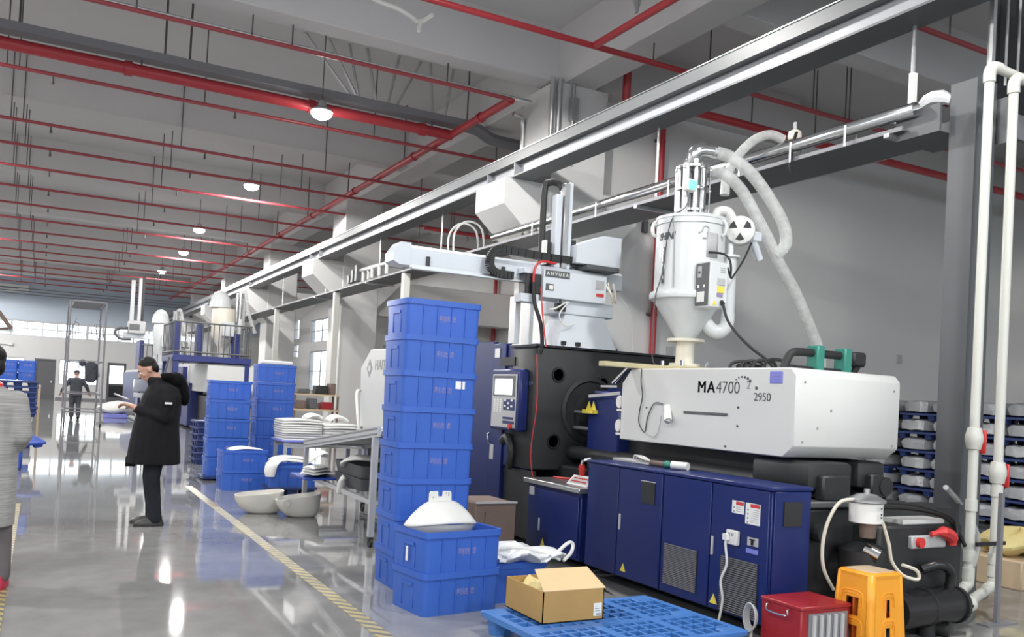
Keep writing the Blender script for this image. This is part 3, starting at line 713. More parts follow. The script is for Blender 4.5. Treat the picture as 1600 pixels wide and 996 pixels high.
# writing on the cover (faces the aisle: text runs from far to near)
XC = 4.598
def ctext(s, y, z, size, **k): return text('lettering', s, k.pop('m', 'ink_dark'), (XC, y, z), (0, -1, 0), (0, 0, 1), size, cover, **k)
for dy in (-.004, 0, .004):
    ctext('M', 5.40 + dy, 1.625, .132)
    ctext('A', 5.285 + dy, 1.625, .132)
ctext('4700', 5.185, 1.625, .132, bold=-.001)
ctext('2', 4.855, 1.662, .085, m='ink_grey')
ctext('2950', 4.775, 1.575, .086, bold=-.0005)
for k in range(7):
    a = R(148 - k * 18)
    yy = 4.90 - .105 * math.cos(a) + 0.0; zz = 1.665 + .085 * math.sin(a)
    r = .004 + .0014 * k
    B().cyl((XC + .002, yy, zz), (XC - .001, yy, zz), r, seg=10).done('logo_dot', 'ink_dark', cover)
B().cyl((XC + .002, 4.752, 1.668), (XC - .001, 4.752, 1.668), .013, seg=10).done('logo_dot', 'ink_dark', cover)
bp = B().box(XC - .003, XC + .002, 4.50, 4.62, 1.705, 1.79, bev=.004).done('name_plate', 'table_blue', cover)
B().box(XC - .006, XC - .003, 4.535, 4.585, 1.735, 1.738).box(XC - .006, XC - .003, 4.52, 4.60, 1.755, 1.758).done('plate_lines', 'ink_faded', cover, ang=0)
B().box(XC - .012, XC + .002, 5.04, 5.55, 1.452, 1.472, bev=.003).done('cover_handle', 'dark_grey_paint', cover)
for y, z in ((4.93, 1.52), (4.93, 1.38), (6.05, 1.48), (5.05, 1.22)):
    B().cyl((XC + .002, y, z), (XC - .004, y, z), .009, seg=8).done('screw', 'ink_dark', cover)
for x, z in ((4.68, 1.72), (5.61, 1.70), (4.68, 1.30), (5.61, 1.29), (4.95, 1.53), (4.82, 1.40)):
    B().cyl((x, YN + .002, z), (x, YN - .004, z), .009, seg=8).done('screw', 'ink_grey', cover)
# lamp-like sensor with its loose cable
B().cyl((4.59, 5.76, 1.50), (4.55, 5.69, 1.385), .030, .034, seg=14).done('sensor', 'plastic_white', mc)
B().cyl((4.56, 5.70, 1.395), (4.545, 5.69, 1.37), .022, seg=12).done('sensor_lens', 'label_grey', mc)
B().tube([(4.6, 6.15, 1.82), (4.585, 6.13, 1.70), (4.585, 6.10, 1.58), (4.59, 6.14, 1.44), (4.585, 6.13, 1.34), (4.59, 6.05, 1.27), (4.59, 6.02, 1.40), (4.585, 5.93, 1.52), (4.575, 5.80, 1.52)], .005, seg=6, smooth=5).done('sensor_cable', 'ink_dark', mc)
B().tube([(4.59, 6.05, 1.27), (4.585, 5.93, 1.235), (4.585, 5.86, 1.28), (4.58, 5.82, 1.42)], .0035, seg=6, smooth=5).done('sensor_cable', 'label_grey', mc)
# ------- stationary platen, seen from its injection side
b = B()
b.box(4.3, 6.08, 7.47, 7.98, .80, 2.03, bev=.03, seg=2)
pl = b.done('stationary_platen', 'machine_dark', mc)
for x, z in ((5.10, 1.70), (4.56, 1.76), (4.54, 1.09), (5.16, 1.10), (5.85, 1.72), (5.85, 1.1)):
    B().lathe([(.0, .0), (.055, .0), (.062, .012), (.075, .012), (.08, 0)], (x, 7.47, z), 18, Matrix.Rotation(PI / 2, 3, 'X')).done('tie_bar_nut', 'black_gloss', pl)
B().lathe([(.33, 0), (.34, .02), (.30, .03), (.28, .01), (.05, .0)], (4.95, 7.475, 1.42), 32, Matrix.Rotation(PI / 2, 3, 'X')).done('locating_ring', 'machine_dark', pl)
B().box(4.28, 6.1, 7.46, 8.0, 2.03, 2.05).done('platen_cap', 'machine_dark', mc, ang=0)
B().box(5.30, 6.15, 7.7, 9.8, 1.85, 2.07, bev=.01).done('top_guard', 'machine_blue', mc)
B().box(4.55, 4.95, 7.50, 7.58, 2.05, 2.065).done('robot_shim', 'steel_shiny', mc, ang=0)
# nozzle carriage between platen and white cover
ca = B().box(4.72, 5.22, 6.62, 7.15, 1.02, 1.56, bev=.02).done('nozzle_carriage', 'machine_blue', mc)
B().prism([(4.76, 1.56), (5.2, 1.56), (5.2, 1.66), (4.95, 1.66)], 'y', 6.7, 7.1).done('carriage_slope', 'machine_blue', mc, ang=0)
B().box(4.80, 4.92, 7.0, 7.16, 1.60, 1.615).done('purple_plate', 'table_blue', mc, ang=0)
B().cyl((5.05, 6.6, 1.5), (5.05, 7.48, 1.5), .10, .07, seg=16).done('barrel', 'machine_dark', mc)
for k, y in enumerate((6.72, 6.9)):
    pass
for z in (1.52, 1.30):
    B().lathe([(.0, .012), (.042, .012), (.045, 0)], (4.72, 6.62, z), 18, Matrix.Rotation(-PI / 2, 3, 'Y') @ Matrix.Diagonal((1.35, 1, 1))).done('oval_gauge', 'label_white', mc)
    B().box(4.714, 4.72, 6.585, 6.655, z - .085, z - .065).done('gauge_plate', 'label_white', mc, ang=0)
for y in (7.10, 7.02):
    tri(y, 1.43, 4.70, .085, mc)
B().box(4.66, 4.72, 6.98, 7.16, 1.395, 1.43).done('sign_bracket', 'warning_yellow', mc, ang=0)
B().bar((4.7, 6.60, 1.60), (4.66, 7.05, 1.56), .012, .03).bar((4.66, 6.6, 1.66), (4.66, 6.85, 1.66), .012, .02).done('linkage', 'label_grey', mc, ang=0)
B().bar((4.9, 6.75, 1.86), (4.86, 6.95, 1.70), .02).bar((4.93, 6.75, 1.86), (4.90, 6.95, 1.70), .02).done('shiny_link', 'steel_shiny', mc, ang=0)
for z in (1.40, 1.24):
    B().cyl((4.78, 6.6, z), (4.78, 7.47, z), .016, seg=8).done('guide_bar', 'duct_grey', mc)
# ------- clamp end: navy safety gate, control box
B().box(4.36, 6.05, 8.0, 10.4, .10, 1.98, bev=.01).done('clamp_frame', 'machine_dark', mc)
gt = B().box(4.31, 4.36, 7.5, 8.10, .80, 2.06, bev=.006).done('gate_panel', 'machine_blue', mc)
gt2 = B().box(4.29, 4.36, 8.11, 8.40, .20, 2.08, bev=.006).done('gate_panel', 'machine_blue', mc)
B().box(4.30, 4.36, 8.41, 9.6, .20, 2.11, bev=.006).done('gate_panel', 'machine_blue', mc)
B().box(4.30, 4.36, 9.62, 10.45, .20, 2.10, bev=.006).done('gate_panel', 'machine_blue', mc)
B().box(4.33, 4.38, 7.5, 8.10, .10, .79, bev=.006).done('lower_panel', 'machine_dark', mc)
B().box(4.285, 4.31, 7.90, 8.22, 1.84, 1.93).done('gate_recess', 'machine_dark', mc, ang=0)
B().box(4.283, 4.29, 8.24, 8.35, 1.93, 2.03).done('small_placard', 'label_white', mc, ang=0)
B().box(4.283, 4.30, 8.30, 8.36, 1.35, 1.40).done('gate_latch', 'plastic_white', mc)
B().tube([(4.30, 8.38, 1.12), (4.26, 8.37, 1.10), (4.26, 8.37, 1.03), (4.30, 8.38, 1.0)], .01, seg=6, smooth=3).done('gate_handle', 'steel_shiny', mc)
B().box(4.283, 4.29, 8.28, 8.36, .84, 1.0).done('small_placard', 'label_grey', mc, ang=0)
cb = B().box(4.20, 4.31, 7.60, 8.24, 1.17, 1.80, bev=.02).done('control_box', 'machine_blue', mc)
B().box(4.192, 4.20, 7.66, 8.19, 1.20, 1.745, bev=.004).done('control_face', 'label_grey', cb)
B().box(4.188, 4.193, 7.69, 8.16, 1.52, 1.73).done('screen_bezel', 'dark_grey_paint', cb, ang=0)
B().box(4.185, 4.189, 7.74, 8.12, 1.535, 1.70).done('screen', 'screen_glow', cb, ang=0)
stuff(b.done('keypad_legend', 'ink_dark', cb, ang=0) if False else B().box(4.188, 4.193, 7.68, 7.92, 1.38, 1.49).box(4.188, 4.193, 7.68, 7.92, 1.24, 1.27).box(4.188, 4.193, 7.70, 7.92, 1.285, 1.31).done('key_fields', 'machine_blue', cb, ang=0))
b = B()
for i in range(3):
    for j in range(7): b.box(4.187, 4.193, 7.96 + i * .065, 8.0 + i * .065, 1.355 + j * .02, 1.37 + j * .02)
for dy, dz in ((.18, .02), (.11, .05), (.04, .02), (.11, .0), (.18, .08), (.04, .08)):
    b.box(4.185, 4.192, 7.70 + dy - .02, 7.70 + dy + .02, 1.39 + dz, 1.41 + dz)
stuff(b.done('keys', 'label_white', cb, ang=0))
B().cyl((4.192, 7.74, 1.215), (4.165, 7.74, 1.215), .028, seg=14).done('emergency_stop', 'label_red', cb)
B().lathe([(0, 0), (.028, 0), (.028, .02), (0, .02)], (4.31, 7.56, 1.66), 12, Matrix.Rotation(-PI / 2, 3, 'Y')).done('key_switch', 'steel_shiny', mc)
B().tube([(4.30, 8.1, 1.05), (4.27, 7.95, 1.1), (4.27, 7.86, 1.0), (4.28, 7.88, .85), (4.3, 7.92, .8)], .045, seg=8, smooth=4).done('gate_pipe', 'machine_dark', mc)
# white rear cover of the clamp with its logo
rc = B().prism([(10.5, .80), (12.75, .80), (12.86, 1.85), (12.45, 2.12), (10.5, 2.12)], 'x', 4.3, 6.05)
bmesh.ops.bevel(rc.bm, geom=[e for e in rc.bm.edges], offset=.01, segments=1, affect='EDGES')
rcv = rc.done('rear_cover', 'machine_white', mc)
B().box(4.5, 5.5, 11.6, 12.2, 2.12, 2.16).done('cover_hatch', 'plastic_white', rcv, ang=0)
text('lettering', 'HAITIAN', 'ink_grey', (4.298, 12.22, 1.82), (0, -1, 0), (0, 0, 1), .20, rcv, bold=.004)
B().prism([(12.45, 1.98), (12.33, 1.84), (12.45, 1.70), (12.57, 1.84)], 'x', 4.296, 4.30).done('logo_emblem', 'ink_grey', rcv, ang=0)
B().cyl((4.297, 12.45, 1.84), (4.294, 12.45, 1.84), .05, seg=14).done('logo_emblem', 'machine_white', rcv)
B().tube([(4.29, 12.8, 1.5), (4.2, 12.7, 1.45), (4.2, 12.55, 1.0), (4.25, 12.6, .8)], .02, seg=6, smooth=5).done('air_hose', 'label_white', mc)
B().box(4.4, 6.0, 10.5, 12.7, .12, .8, bev=.01).done('clamp_base', 'machine_dark', mc)
# ------- hydraulics at the near end
B().box(4.60, 6.15, 4.22, 4.46, .10, .86, bev=.02).done('pump_housing', 'machine_dark', mc)
B().box(4.6, 5.35, 4.20, 4.5, .86, .905, bev=.01).done('deck_plate', 'dark_grey_paint', mc)
B().box(5.05, 5.95, 4.0, 4.30, .10, .76, bev=.02).done('oil_tank', 'machine_dark', mc)
B().cyl((4.95, 3.95, .42), (4.95, 4.25, .42), .14, seg=20).done('pump_motor', 'machine_dark', mc)
B().lathe([(.155, -.16), (.155, .12), (.10, .16), (.03, .17)], (4.95, 4.05, .48), 18).done('pump_motor', 'machine_dark', mc)
B().cyl((4.88, 3.98, .62), (4.93, 3.90, .58), .045, .05, seg=12).done('chrome_fitting', 'steel_shiny', mc)
B().cyl((4.66, 4.2, .70), (4.66, 4.12, .70), .06, seg=14).done('chrome_fitting', 'machine_dark', mc)
flt = B().lathe([(.0, .80), (.106, .80), (.108, .93), (.0, .93)], (4.87, 3.97, 0), 24).done('oil_filter', 'label_white', mc)
B().lathe([(.0, .93), (.125, .935), (.125, .95), (.06, .985), (.02, .99), (.02, 1.02), (.0, 1.02)], (4.87, 3.97, 0), 24).done('filter_lid', 'galvanised', flt)
for z in (.90, .86, .84):
    B().box(4.855, 4.865, 3.838, 3.842, z, z + .012).done('filter_mark', 'ink_dark', flt, ang=0)
B().lathe([(0, .70), (.05, .70), (.06, .80), (0, .80)], (4.87, 3.95, 0), 16).done('filter_cup', 'brown_box', mc)
B().tube([(4.78, 3.97, .95), (4.68, 4.02, .93), (4.62, 4.06, .80), (4.60, 4.08, .64), (4.62, 4.08, .48), (4.70, 4.06, .34)], .012, seg=6, smooth=5).done('cream_hose', 'plastic_cream', mc)
B().tube([(4.97, 3.92, .81), (5.02, 3.90, .66), (5.06, 3.90, .54), (5.15, 3.88, .45), (5.28, 3.86, .42), (5.26, 3.86, .48), (5.14, 3.88, .52)], .012, seg=6, smooth=5).done('cream_hose', 'plastic_cream', mc)
B().box(5.35, 5.72, 3.97, 4.03, .60, .69, bev=.008).done('valve_block', 'label_grey', mc)
B().cyl((5.42, 3.97, .645), (5.42, 3.94, .645), .035, seg=14).done('red_cap', 'valve_red', mc)
B().tube([(5.52, 3.95, .70), (5.62, 3.93, .72), (5.74, 3.95, .68), (5.76, 3.95, .62)], [.02, .04, .045, .03], seg=8, smooth=3).done('red_valve_handle', 'valve_red', mc)
B().tube([(5.0, 4.0, .93), (5.4, 3.98, .90), (5.75, 3.97, .82), (5.82, 3.96, .72), (5.78, 3.95, .62)], .012, seg=6, smooth=5).done('black_hose', 'black_rubber', mc)
B().tube([(5.05, 4.1, .88), (5.5, 4.05, .86), (5.8, 4.0, .78), (5.95, 3.98, .60)], .014, seg=6, smooth=5).done('black_hose', 'black_rubber', mc)
B().tube([(5.45, 3.96, .46), (5.55, 3.9, .50), (5.68, 3.9, .44), (5.70, 3.92, .30)], .035, seg=10, smooth=4).done('black_elbow', 'black_gloss', mc)
oc = B().cyl((5.12, 3.92, .20), (5.83, 3.95, .20), .125, seg=28).done('oil_cooler', 'black_gloss', mc)
for x in (5.2, 5.45, 5.79):
    B().lathe([(.133, -.012), (.133, .012)], (x, 3.94, .20), 24, Matrix.Rotation(PI / 2, 3, 'Y')).done('cooler_band', 'machine_dark', mc)
B().cyl((5.5, 3.94, .0), (5.5, 3.94, .09), .06, seg=12).cyl((5.58, 3.94, .05), (5.62, 3.85, .05), .05, seg=10).done('cooler_foot', 'black_rubber', mc)
B().box(5.35, 5.8, 4.05, 4.4, .76, .79).done('white_sheet', 'plastic_white', mc, ang=0)
# hoses and clamps on top of the white cover
for z in (1.84, 1.98):
    B().tube([(5.05, 4.95, 1.80), (5.10, 4.93, 1.95 if z > 1.9 else 1.84), (5.2, 4.92, z), (5.5, 4.92, z), (5.72, 4.92, z), (5.80, 4.95, z - .02)], .033, seg=10, smooth=4).done('black_hose', 'black_rubber', mc)
for x in (5.33, 5.64):
    B().box(x, x + .085, 4.86, 4.98, 1.82, 2.04, bev=.01).done('green_clamp', 'green_plastic', mc)
B().box(5.74, 5.9, 4.86, 5.0, 1.90, 2.02, bev=.02).cyl((5.86, 4.9, 1.95), (5.80, 4.93, 1.82), .03, seg=8).done('hose_fitting', 'black_rubber', mc)
for k in range(4):
    B().tube([(5.2 + .03 * k, 5.7 - .1 * k, 1.81), (5.22 + .04 * k, 5.7 - .1 * k, 1.90 + .01 * k), (5.35 + .03 * k, 5.65 - .12 * k, 1.92), (5.45, 5.6 - .1 * k, 1.82)], .014, seg=6, smooth=4).done('cable_loop', 'black_rubber', mc)
B().box(5.25, 5.45, 5.55, 5.7, 1.81, 1.90, bev=.02).done('heater_plug', 'black_rubber', mc)

# white power cord of the socket
cd = tag(B().tube([(4.155, 4.51, .63), (4.150, 4.51, .58), (4.16, 4.50, .45), (4.15, 4.54, .33), (4.165, 4.53, .20), (4.16, 4.565, .02), (4.14, 4.6, .008), (4.0, 4.75, .008)], .009, seg=6, smooth=5).box(4.135, 4.166, 4.49, 4.53, .615, .655).done('power_cord', 'plastic_white'), 'white power cord hanging from the socket on the navy cabinet', 'cord')
# wooden bar across the machine under the hopper
tag(B().box(4.26, 5.55, 6.22, 6.32, 1.822, 1.866, bev=.004).done('wooden_bar', 'wood_bar'), 'pale wooden bar lying across the white cover beneath the hopper', 'wooden bar')

# ================================================================ hopper dryer
HX, HY = 5.17, 6.27
hp = thing('hopper_dryer', 'white hopper dryer standing on the front machine with clear hoses', 'hopper', (HX, HY, 1.82))
def HL(prof, name, m, seg=40, c=(HX, HY, 0)): return B().lathe(prof, c, seg).done(name, m, hp)
HL([(.0, 1.866), (.14, 1.866), (.14, 1.90), (.0, 1.90)], 'base_plate', 'plastic_cream', 24)
B().box(HX - .26, HX + .27, HY - .24, HY + .24, 1.822, 1.866, bev=.006).done('mounting_plate', 'wood_bar', hp)
HL([(.0, 1.90), (.085, 1.90), (.085, 2.10), (.0, 2.10)], 'neck', 'plastic_cream', 24)
for k in range(4):
    a = R(45 + 90 * k)
    B().cyl((HX + .2 * math.cos(a), HY + .2 * math.sin(a), 1.866), (HX + .2 * math.cos(a), HY + .2 * math.sin(a), 1.92), .018, seg=8).done('bolt', 'steel_shiny', hp)
HL([(.0, 2.10), (.17, 2.10), (.17, 2.125), (.0, 2.125)], 'flange', 'plastic_cream', 24)
HL([(.09, 2.125), (.12, 2.17), (.31, 2.47), (.335, 2.50)], 'cone', 'hopper_white')
HL([(.31, 2.475), (.345, 2.475), (.35, 2.49), (.35, 2.525), (.34, 2.54), (.312, 2.54)], 'clamp_ring', 'hopper_white')
HL([(.312, 2.53), (.312, 3.155)], 'barrel', 'hopper_white')
HL([(.312, 3.145), (.326, 3.15), (.326, 3.19), (.318, 3.195), (.326, 3.20), (.322, 3.225), (.25, 3.245), (.0, 3.25)], 'lid', 'hopper_white')
for a in (158, 20, 290):
    a = R(a); x = HX + .322 * math.cos(a); y = HY + .322 * math.sin(a)
    B().tube([(x, y, 3.19), (x + .035 * math.cos(a), y + .035 * math.sin(a), 3.15), (x + .03 * math.cos(a), y + .03 * math.sin(a), 3.07), (x, y, 3.05)], .016, seg=6, smooth=3).done('toggle_latch', 'plastic_white', hp)
def on_barrel(a, z, r=.402):
    r -= .088
    return Vector((HX + r * math.cos(R(a)), HY + r * math.sin(R(a)), z))
# barrel text, curving letter by letter round the front left
for k, ch in enumerate('SHINI'):
    a = 174 + k * 7.0
    p = on_barrel(a, 3.0 + .0 * k, .4015)
    text('lettering', ch, 'ink_dark', p, (-math.sin(R(a)), math.cos(R(a)), 0), (0, 0, 1), .085, hp, align='CENTER', shear=.25, bold=.004)
for k, (a0, a1, z0, z1, m, nm) in enumerate(((182, 188, 2.60, 2.93, 'steel_shiny', 'sight_glass'), (250, 256, 3.0, 3.01, 'ink_grey', 'emblem'))):
    b = B()
    b.grid(lambda u, v: on_barrel(a0 + (a1 - a0) * u, z0 + (z1 - z0) * v, .406), 4, 2)
    b.done(nm, m, hp, solid=.006)
B().tube([on_barrel(243, 3.05, .403), on_barrel(248, 3.06, .403), on_barrel(252, 3.11, .403), on_barrel(260, 3.10, .403), on_barrel(258, 3.05, .403)], .007, seg=5, smooth=3).done('emblem', 'label_grey', hp)
b = B(); b.grid(lambda u, v: on_barrel(258 + 22 * u, 2.84 + .22 * v, .404), 5, 2); b.done('grey_panel', 'label_grey', hp, solid=.004)
B().tube([on_barrel(202, 3.19, .42), on_barrel(204, 3.0, .405), on_barrel(206, 2.7, .405), on_barrel(207, 2.56, .41)], .005, seg=5, smooth=5).done('signal_wire', 'ink_grey', hp)
B().tube([(4.97, 6.12, 3.47), (4.97, 6.1, 3.3), on_barrel(198, 3.15, .42), on_barrel(186, 2.7, .42), on_barrel(180, 2.45, .46), on_barrel(180, 1.95, .46), on_barrel(182, 1.86, .40)], .006, seg=5, smooth=5).done('signal_wire', 'ink_dark', hp)
# loader of polished tubes on the lid
for dx, dy, z1, r in ((-.11, -.04, 3.72, .035), (-.04, -.09, 3.76, .028), (.04, -.08, 3.70, .035), (.09, -.02, 3.74, .04), (.0, .06, 3.80, .045), (.10, .08, 3.66, .04), (-.09, .08, 3.7, .035)):
    B().cyl((HX + dx, HY + dy, 3.245), (HX + dx, HY + dy, z1), r, seg=14).done('loader_tube', 'steel_shiny', hp)
for z in (3.30, 3.50, 3.70):
    B().lathe([(.12, -.01), (.145, -.01), (.145, .01), (.12, .01)], (HX, HY, z), 20).done('loader_ring', 'steel_shiny', hp)
for k in range(6):
    a = R(60 * k + 20); x = HX + .15 * math.cos(a); y = HY + .15 * math.sin(a)
    B().ball((x, y, 3.68), .02, 8, 6).ball((x, y, 3.49), .018, 8, 6).done('clamp_knob', 'steel_shiny', hp)
    B().cyl((x, y, 3.25), (x, y, 3.72), .009, seg=6).done('tie_rod', 'steel_shiny', hp)
lb = B().box(4.94, 5.06, 6.07, 6.15, 3.43, 3.54, bev=.02, seg=2).done('signal_box', 'label_white', hp)
B().box(4.955, 5.045, 6.055, 6.072, 3.445, 3.525, bev=.01).done('green_lamp', 'green_glow', hp)
B().tube([(HX - .0, HY + .05, 3.70), (HX + .0, HY, 3.83), (HX + .06, HY - .02, 3.875), (HX + .20, HY - .04, 3.875)], .07, seg=14, smooth=5).done('loader_elbow', 'steel_shiny', hp)
# hoses
B().tube([(5.33, 6.22, 3.875), (5.52, 6.2, 3.86), (5.74, 6.15, 3.74), (5.95, 6.1, 3.52), (6.10, 6.05, 3.28), (6.14, 6.05, 3.10), (6.06, 6.1, 2.98)], .058, seg=14, smooth=6).done('clear_hose', 'clear_hose', hp)
B().tube([(5.36, 6.2, 3.70), (5.50, 6.2, 3.68), (5.68, 6.18, 3.56), (5.83, 6.15, 3.36), (5.98, 6.12, 3.14), (6.12, 6.1, 2.92), (6.32, 6.1, 2.70), (6.52, 6.1, 2.42), (6.70, 6.1, 2.12), (6.75, 6.12, 1.8), (6.6, 6.1, 1.3), (6.3, 6.0, 1.0)], .055, seg=14, smooth=6).done('clear_hose', 'clear_hose', hp)
# blower disc with its three dark openings
BX, BY, BZ = 5.54, 6.02, 3.14
Mb = Matrix.Rotation(R(-45), 3, 'Z') @ Matrix.Rotation(PI / 2, 3, 'X')
B().lathe([(0, .06), (.10, .06), (.128, .045), (.135, 0), (.128, -.09), (.08, -.12), (0, -.12)], (BX, BY, BZ), 28, Mb).done('blower', 'plastic_white', hp)
for k in range(3):
    a0 = 120 * k + 30
    pts = [Vector((.03 * math.cos(R(a0)), .03 * math.sin(R(a0)), 0)), Vector((.098 * math.cos(R(a0 - 24)), .098 * math.sin(R(a0 - 24)), 0)), Vector((.102 * math.cos(R(a0)), .102 * math.sin(R(a0)), 0)), Vector((.098 * math.cos(R(a0 + 24)), .098 * math.sin(R(a0 + 24)), 0))]
    B().loft([[Vector((BX, BY, BZ)) + Mb @ (p + Vector((0, 0, h))) for p in pts] for h in (.050, .064)]).done('blower_opening', 'black_gloss', hp, ang=0)
B().tube([(5.36, 6.17, 3.22), (5.37, 6.15, 3.31), (5.46, 6.11, 3.32), (5.50, 6.08, 3.24)], .042, seg=12, smooth=4).done('blower_elbow', 'plastic_white', hp)
B().box(5.33, 5.41, 6.02, 6.12, 3.17, 3.24, bev=.01).done('flange_box', 'label_grey', hp)
B().box(5.68, 5.80, 6.0, 6.12, 3.06, 3.16, bev=.015).cyl((5.72, 6.05, 3.08), (5.84, 6.08, 2.92), .04, seg=10).done('blower_motor', 'robot_grey_blue', hp)
B().lathe([(.062, 2.36), (.062, 2.88), (.09, 2.89), (.09, 2.91), (.03, 2.92), (.03, 3.02)], (5.485, 6.08, 0), 20).done('heater_tube', 'hopper_white', hp)
B().tube([(5.485, 6.08, 2.38), (5.48, 6.08, 2.28), (5.43, 6.1, 2.21), (5.36, 6.14, 2.22), (5.30, 6.18, 2.30)], .066, seg=14, smooth=4).done('heater_elbow', 'hopper_white', hp)
cb2 = B().box(5.02, 5.22, 5.80, 5.99, 2.38, 2.78, bev=.008).done('control_box', 'hopper_white', hp)
B().box(5.009, 5.021, 5.815, 5.975, 2.395, 2.765, bev=.002).done('control_panel', 'dark_grey_paint', cb2, ang=0)
B().box(5.003, 5.010, 5.90, 5.945, 2.64, 2.74).done('breaker', 'label_grey', cb2, ang=0)
B().box(4.998, 5.004, 5.912, 5.934, 2.675, 2.695).done('breaker_switch', 'ink_dark', cb2, ang=0)
B().box(5.003, 5.010, 5.855, 5.945, 2.425, 2.515).done('temperature_display', 'label_white', cb2, ang=0)
for y in (5.86, 5.935):
    B().box(5.003, 5.010, y - .01, y + .01, 2.55, 2.575).done('switch', 'label_white', cb2, ang=0)
B().box(5.10, 5.185, 5.793, 5.801, 2.575, 2.635).done('grey_label', 'label_grey', cb2, ang=0)
B().box(5.105, 5.18, 5.793, 5.801, 2.51, 2.565).done('yellow_label', 'warning_yellow', cb2, ang=0)
B().box(5.10, 5.165, 5.793, 5.801, 2.475, 2.505).done('blue_label', 'ink_faded', cb2, ang=0)
B().prism([(5.055, 2.40), (5.10, 2.40), (5.078, 2.44)], 'y', 5.795, 5.80).done('warning_label', 'warning_yellow', cb2, ang=0)
for k in range(3):
    B().box(5.13, 5.19, 5.795, 5.80, 2.69 + .018 * k, 2.693 + .018 * k).done('vent_slot', 'ink_grey', cb2, ang=0)
B().cyl((5.15, 5.79, 2.44), (5.15, 5.77, 2.41), .014, .02, seg=10).done('cable_gland', 'black_rubber', hp)
B().tube([(5.15, 5.77, 2.42), (5.17, 5.73, 2.28), (5.24, 5.68, 2.16), (5.36, 5.62, 2.04), (5.48, 5.55, 1.94), (5.60, 5.5, 1.80)], .012, seg=6, smooth=6).done('power_cable', 'black_rubber', hp)
B().tube([(5.21, 5.80, 2.74), (5.27, 5.82, 2.66), (5.36, 5.88, 2.70), (5.52, 5.94, 2.86), (5.66, 6.0, 3.04)], .009, seg=6, smooth=5).done('power_cable', 'black_rubber', hp)
B().tube([(5.12, 5.95, 2.88), (5.20, 5.84, 2.86), (5.24, 5.80, 2.79), (5.25, 5.80, 2.67)], .011, seg=6, smooth=5).done('power_cable', 'black_rubber', hp)
# feed line rising to the tray
fh = thing('feed_hose', 'clear hose looping from the tray coupling down behind the hopper hoses', 'hose', (6.85, 6.75, 4.3))
B().tube([(6.80, 6.8, 4.40), (6.66, 6.85, 4.44), (6.48, 6.9, 4.36), (6.30, 6.95, 4.16), (6.22, 7.0, 3.95), (6.2, 7.0, 3.75)], .05, seg=12, smooth=6).done('hose', 'clear_hose', fh)
B().lathe([(.03, -.04), (.065, -.03), (.075, .0), (.065, .06), (.03, .08)], (6.88, 6.72, 4.42), 14).done('coupling', 'plastic_cream', fh)
B().cyl((6.88, 6.72, 4.26), (6.88, 6.72, 4.58), .02, seg=8).done('coupling_stem', 'galvanised', fh)
B().tube([(6.84, 6.66, 4.45), (6.76, 6.62, 4.3), (6.73, 6.62, 4.08), (6.76, 6.62, 4.0)], .018, seg=6, smooth=4).done('hook', 'black_rubber', fh)

# ================================================================ take-out robot on the platen
rb = thing('take_out_robot', 'pale grey take-out robot standing on the front machine platen', 'robot', (4.85, 7.65, 2.05))
B().loft([[Vector((x, y, z)) for x, y in ((cx - hx, 7.65 - hy), (cx + hx, 7.65 - hy), (cx + hx, 7.65 + hy), (cx - hx, 7.65 + hy))] for cx, hx, hy, z in ((4.86, .36, .22, 2.05), (4.86, .34, .2, 2.10), (4.86, .24, .15, 2.38), (4.86, .24, .15, 2.44))]).done('pedestal', 'robot_grey_blue', rb)
B().box(4.52, 5.20, 7.48, 7.82, 2.38, 2.52, bev=.01).done('mounting_head', 'robot_grey_blue', rb)
B().box(4.10, 4.16, 7.60, 7.72, 2.05, 2.52).box(4.26, 4.30, 7.58, 7.74, 2.05, 2.52).done('guard_post', 'galvanised', rb, ang=0)
for x in (4.55, 4.72):
    B().box(x, x + .04, 7.4, 7.44, 2.06, 2.10).done('stop_block', 'black_rubber', rb, ang=0)
tb = B().prism([(7.60, 2.70), (7.80, 2.70), (7.80, 2.86), (7.77, 2.885), (7.63, 2.885), (7.60, 2.86)], 'x', 2.85, 5.37).done('traverse_beam', 'robot_grey_blue', rb)
B().prism([(2.79, 2.80), (2.79, 2.72), (2.85, 2.69), (2.96, 2.69), (2.96, 2.90), (2.86, 2.90)], 'y', 7.585, 7.815).done('beam_end_cap', 'robot_grey_blue', rb)
B().box(2.95, 5.0, 7.58, 7.60, 2.67, 2.70).box(2.95, 4.3, 7.52, 7.60, 2.655, 2.67).done('cable_ledge', 'galvanised', rb, ang=0)
for x in (3.12, 3.92):
    B().box(x, x + .03, 7.572, 7.60, 2.70, 2.79).done('limit_switch', 'black_gloss', rb)
hs = B().prism([(7.42, 2.52), (7.60, 2.50), (7.60, 2.84), (7.50, 2.84), (7.42, 2.79)], 'x', 4.30, 5.05).done('carriage_housing', 'robot_grey_blue', rb, ang=0)
B().box(4.32, 4.60, 7.412, 7.42, 2.725, 2.79).done('name_sign', 'dark_grey_paint', hs, ang=0)
text('lettering', 'A H V U E A', 'label_white', (4.332, 7.4115, 2.742), (1, 0, 0), (0, 0, 1), .048, hs, bold=.0006)
B().box(4.33, 4.42, 7.412, 7.42, 2.59, 2.655).done('data_plate', 'dark_grey_paint', hs, ang=0)
B().box(4.365, 4.41, 7.408, 7.413, 2.60, 2.64).done('data_field', 'label_white', hs, ang=0)
B().box(4.92, 5.02, 7.412, 7.42, 2.66, 2.75).done('grey_label', 'label_grey', hs, ang=0)
B().box(4.93, 5.02, 7.410, 7.42, 2.585, 2.615).done('red_label', 'label_red', hs, ang=0)
B().box(4.12, 4.30, 7.45, 7.60, 2.54, 2.74, bev=.01).done('gear_housing', 'black_gloss', rb)
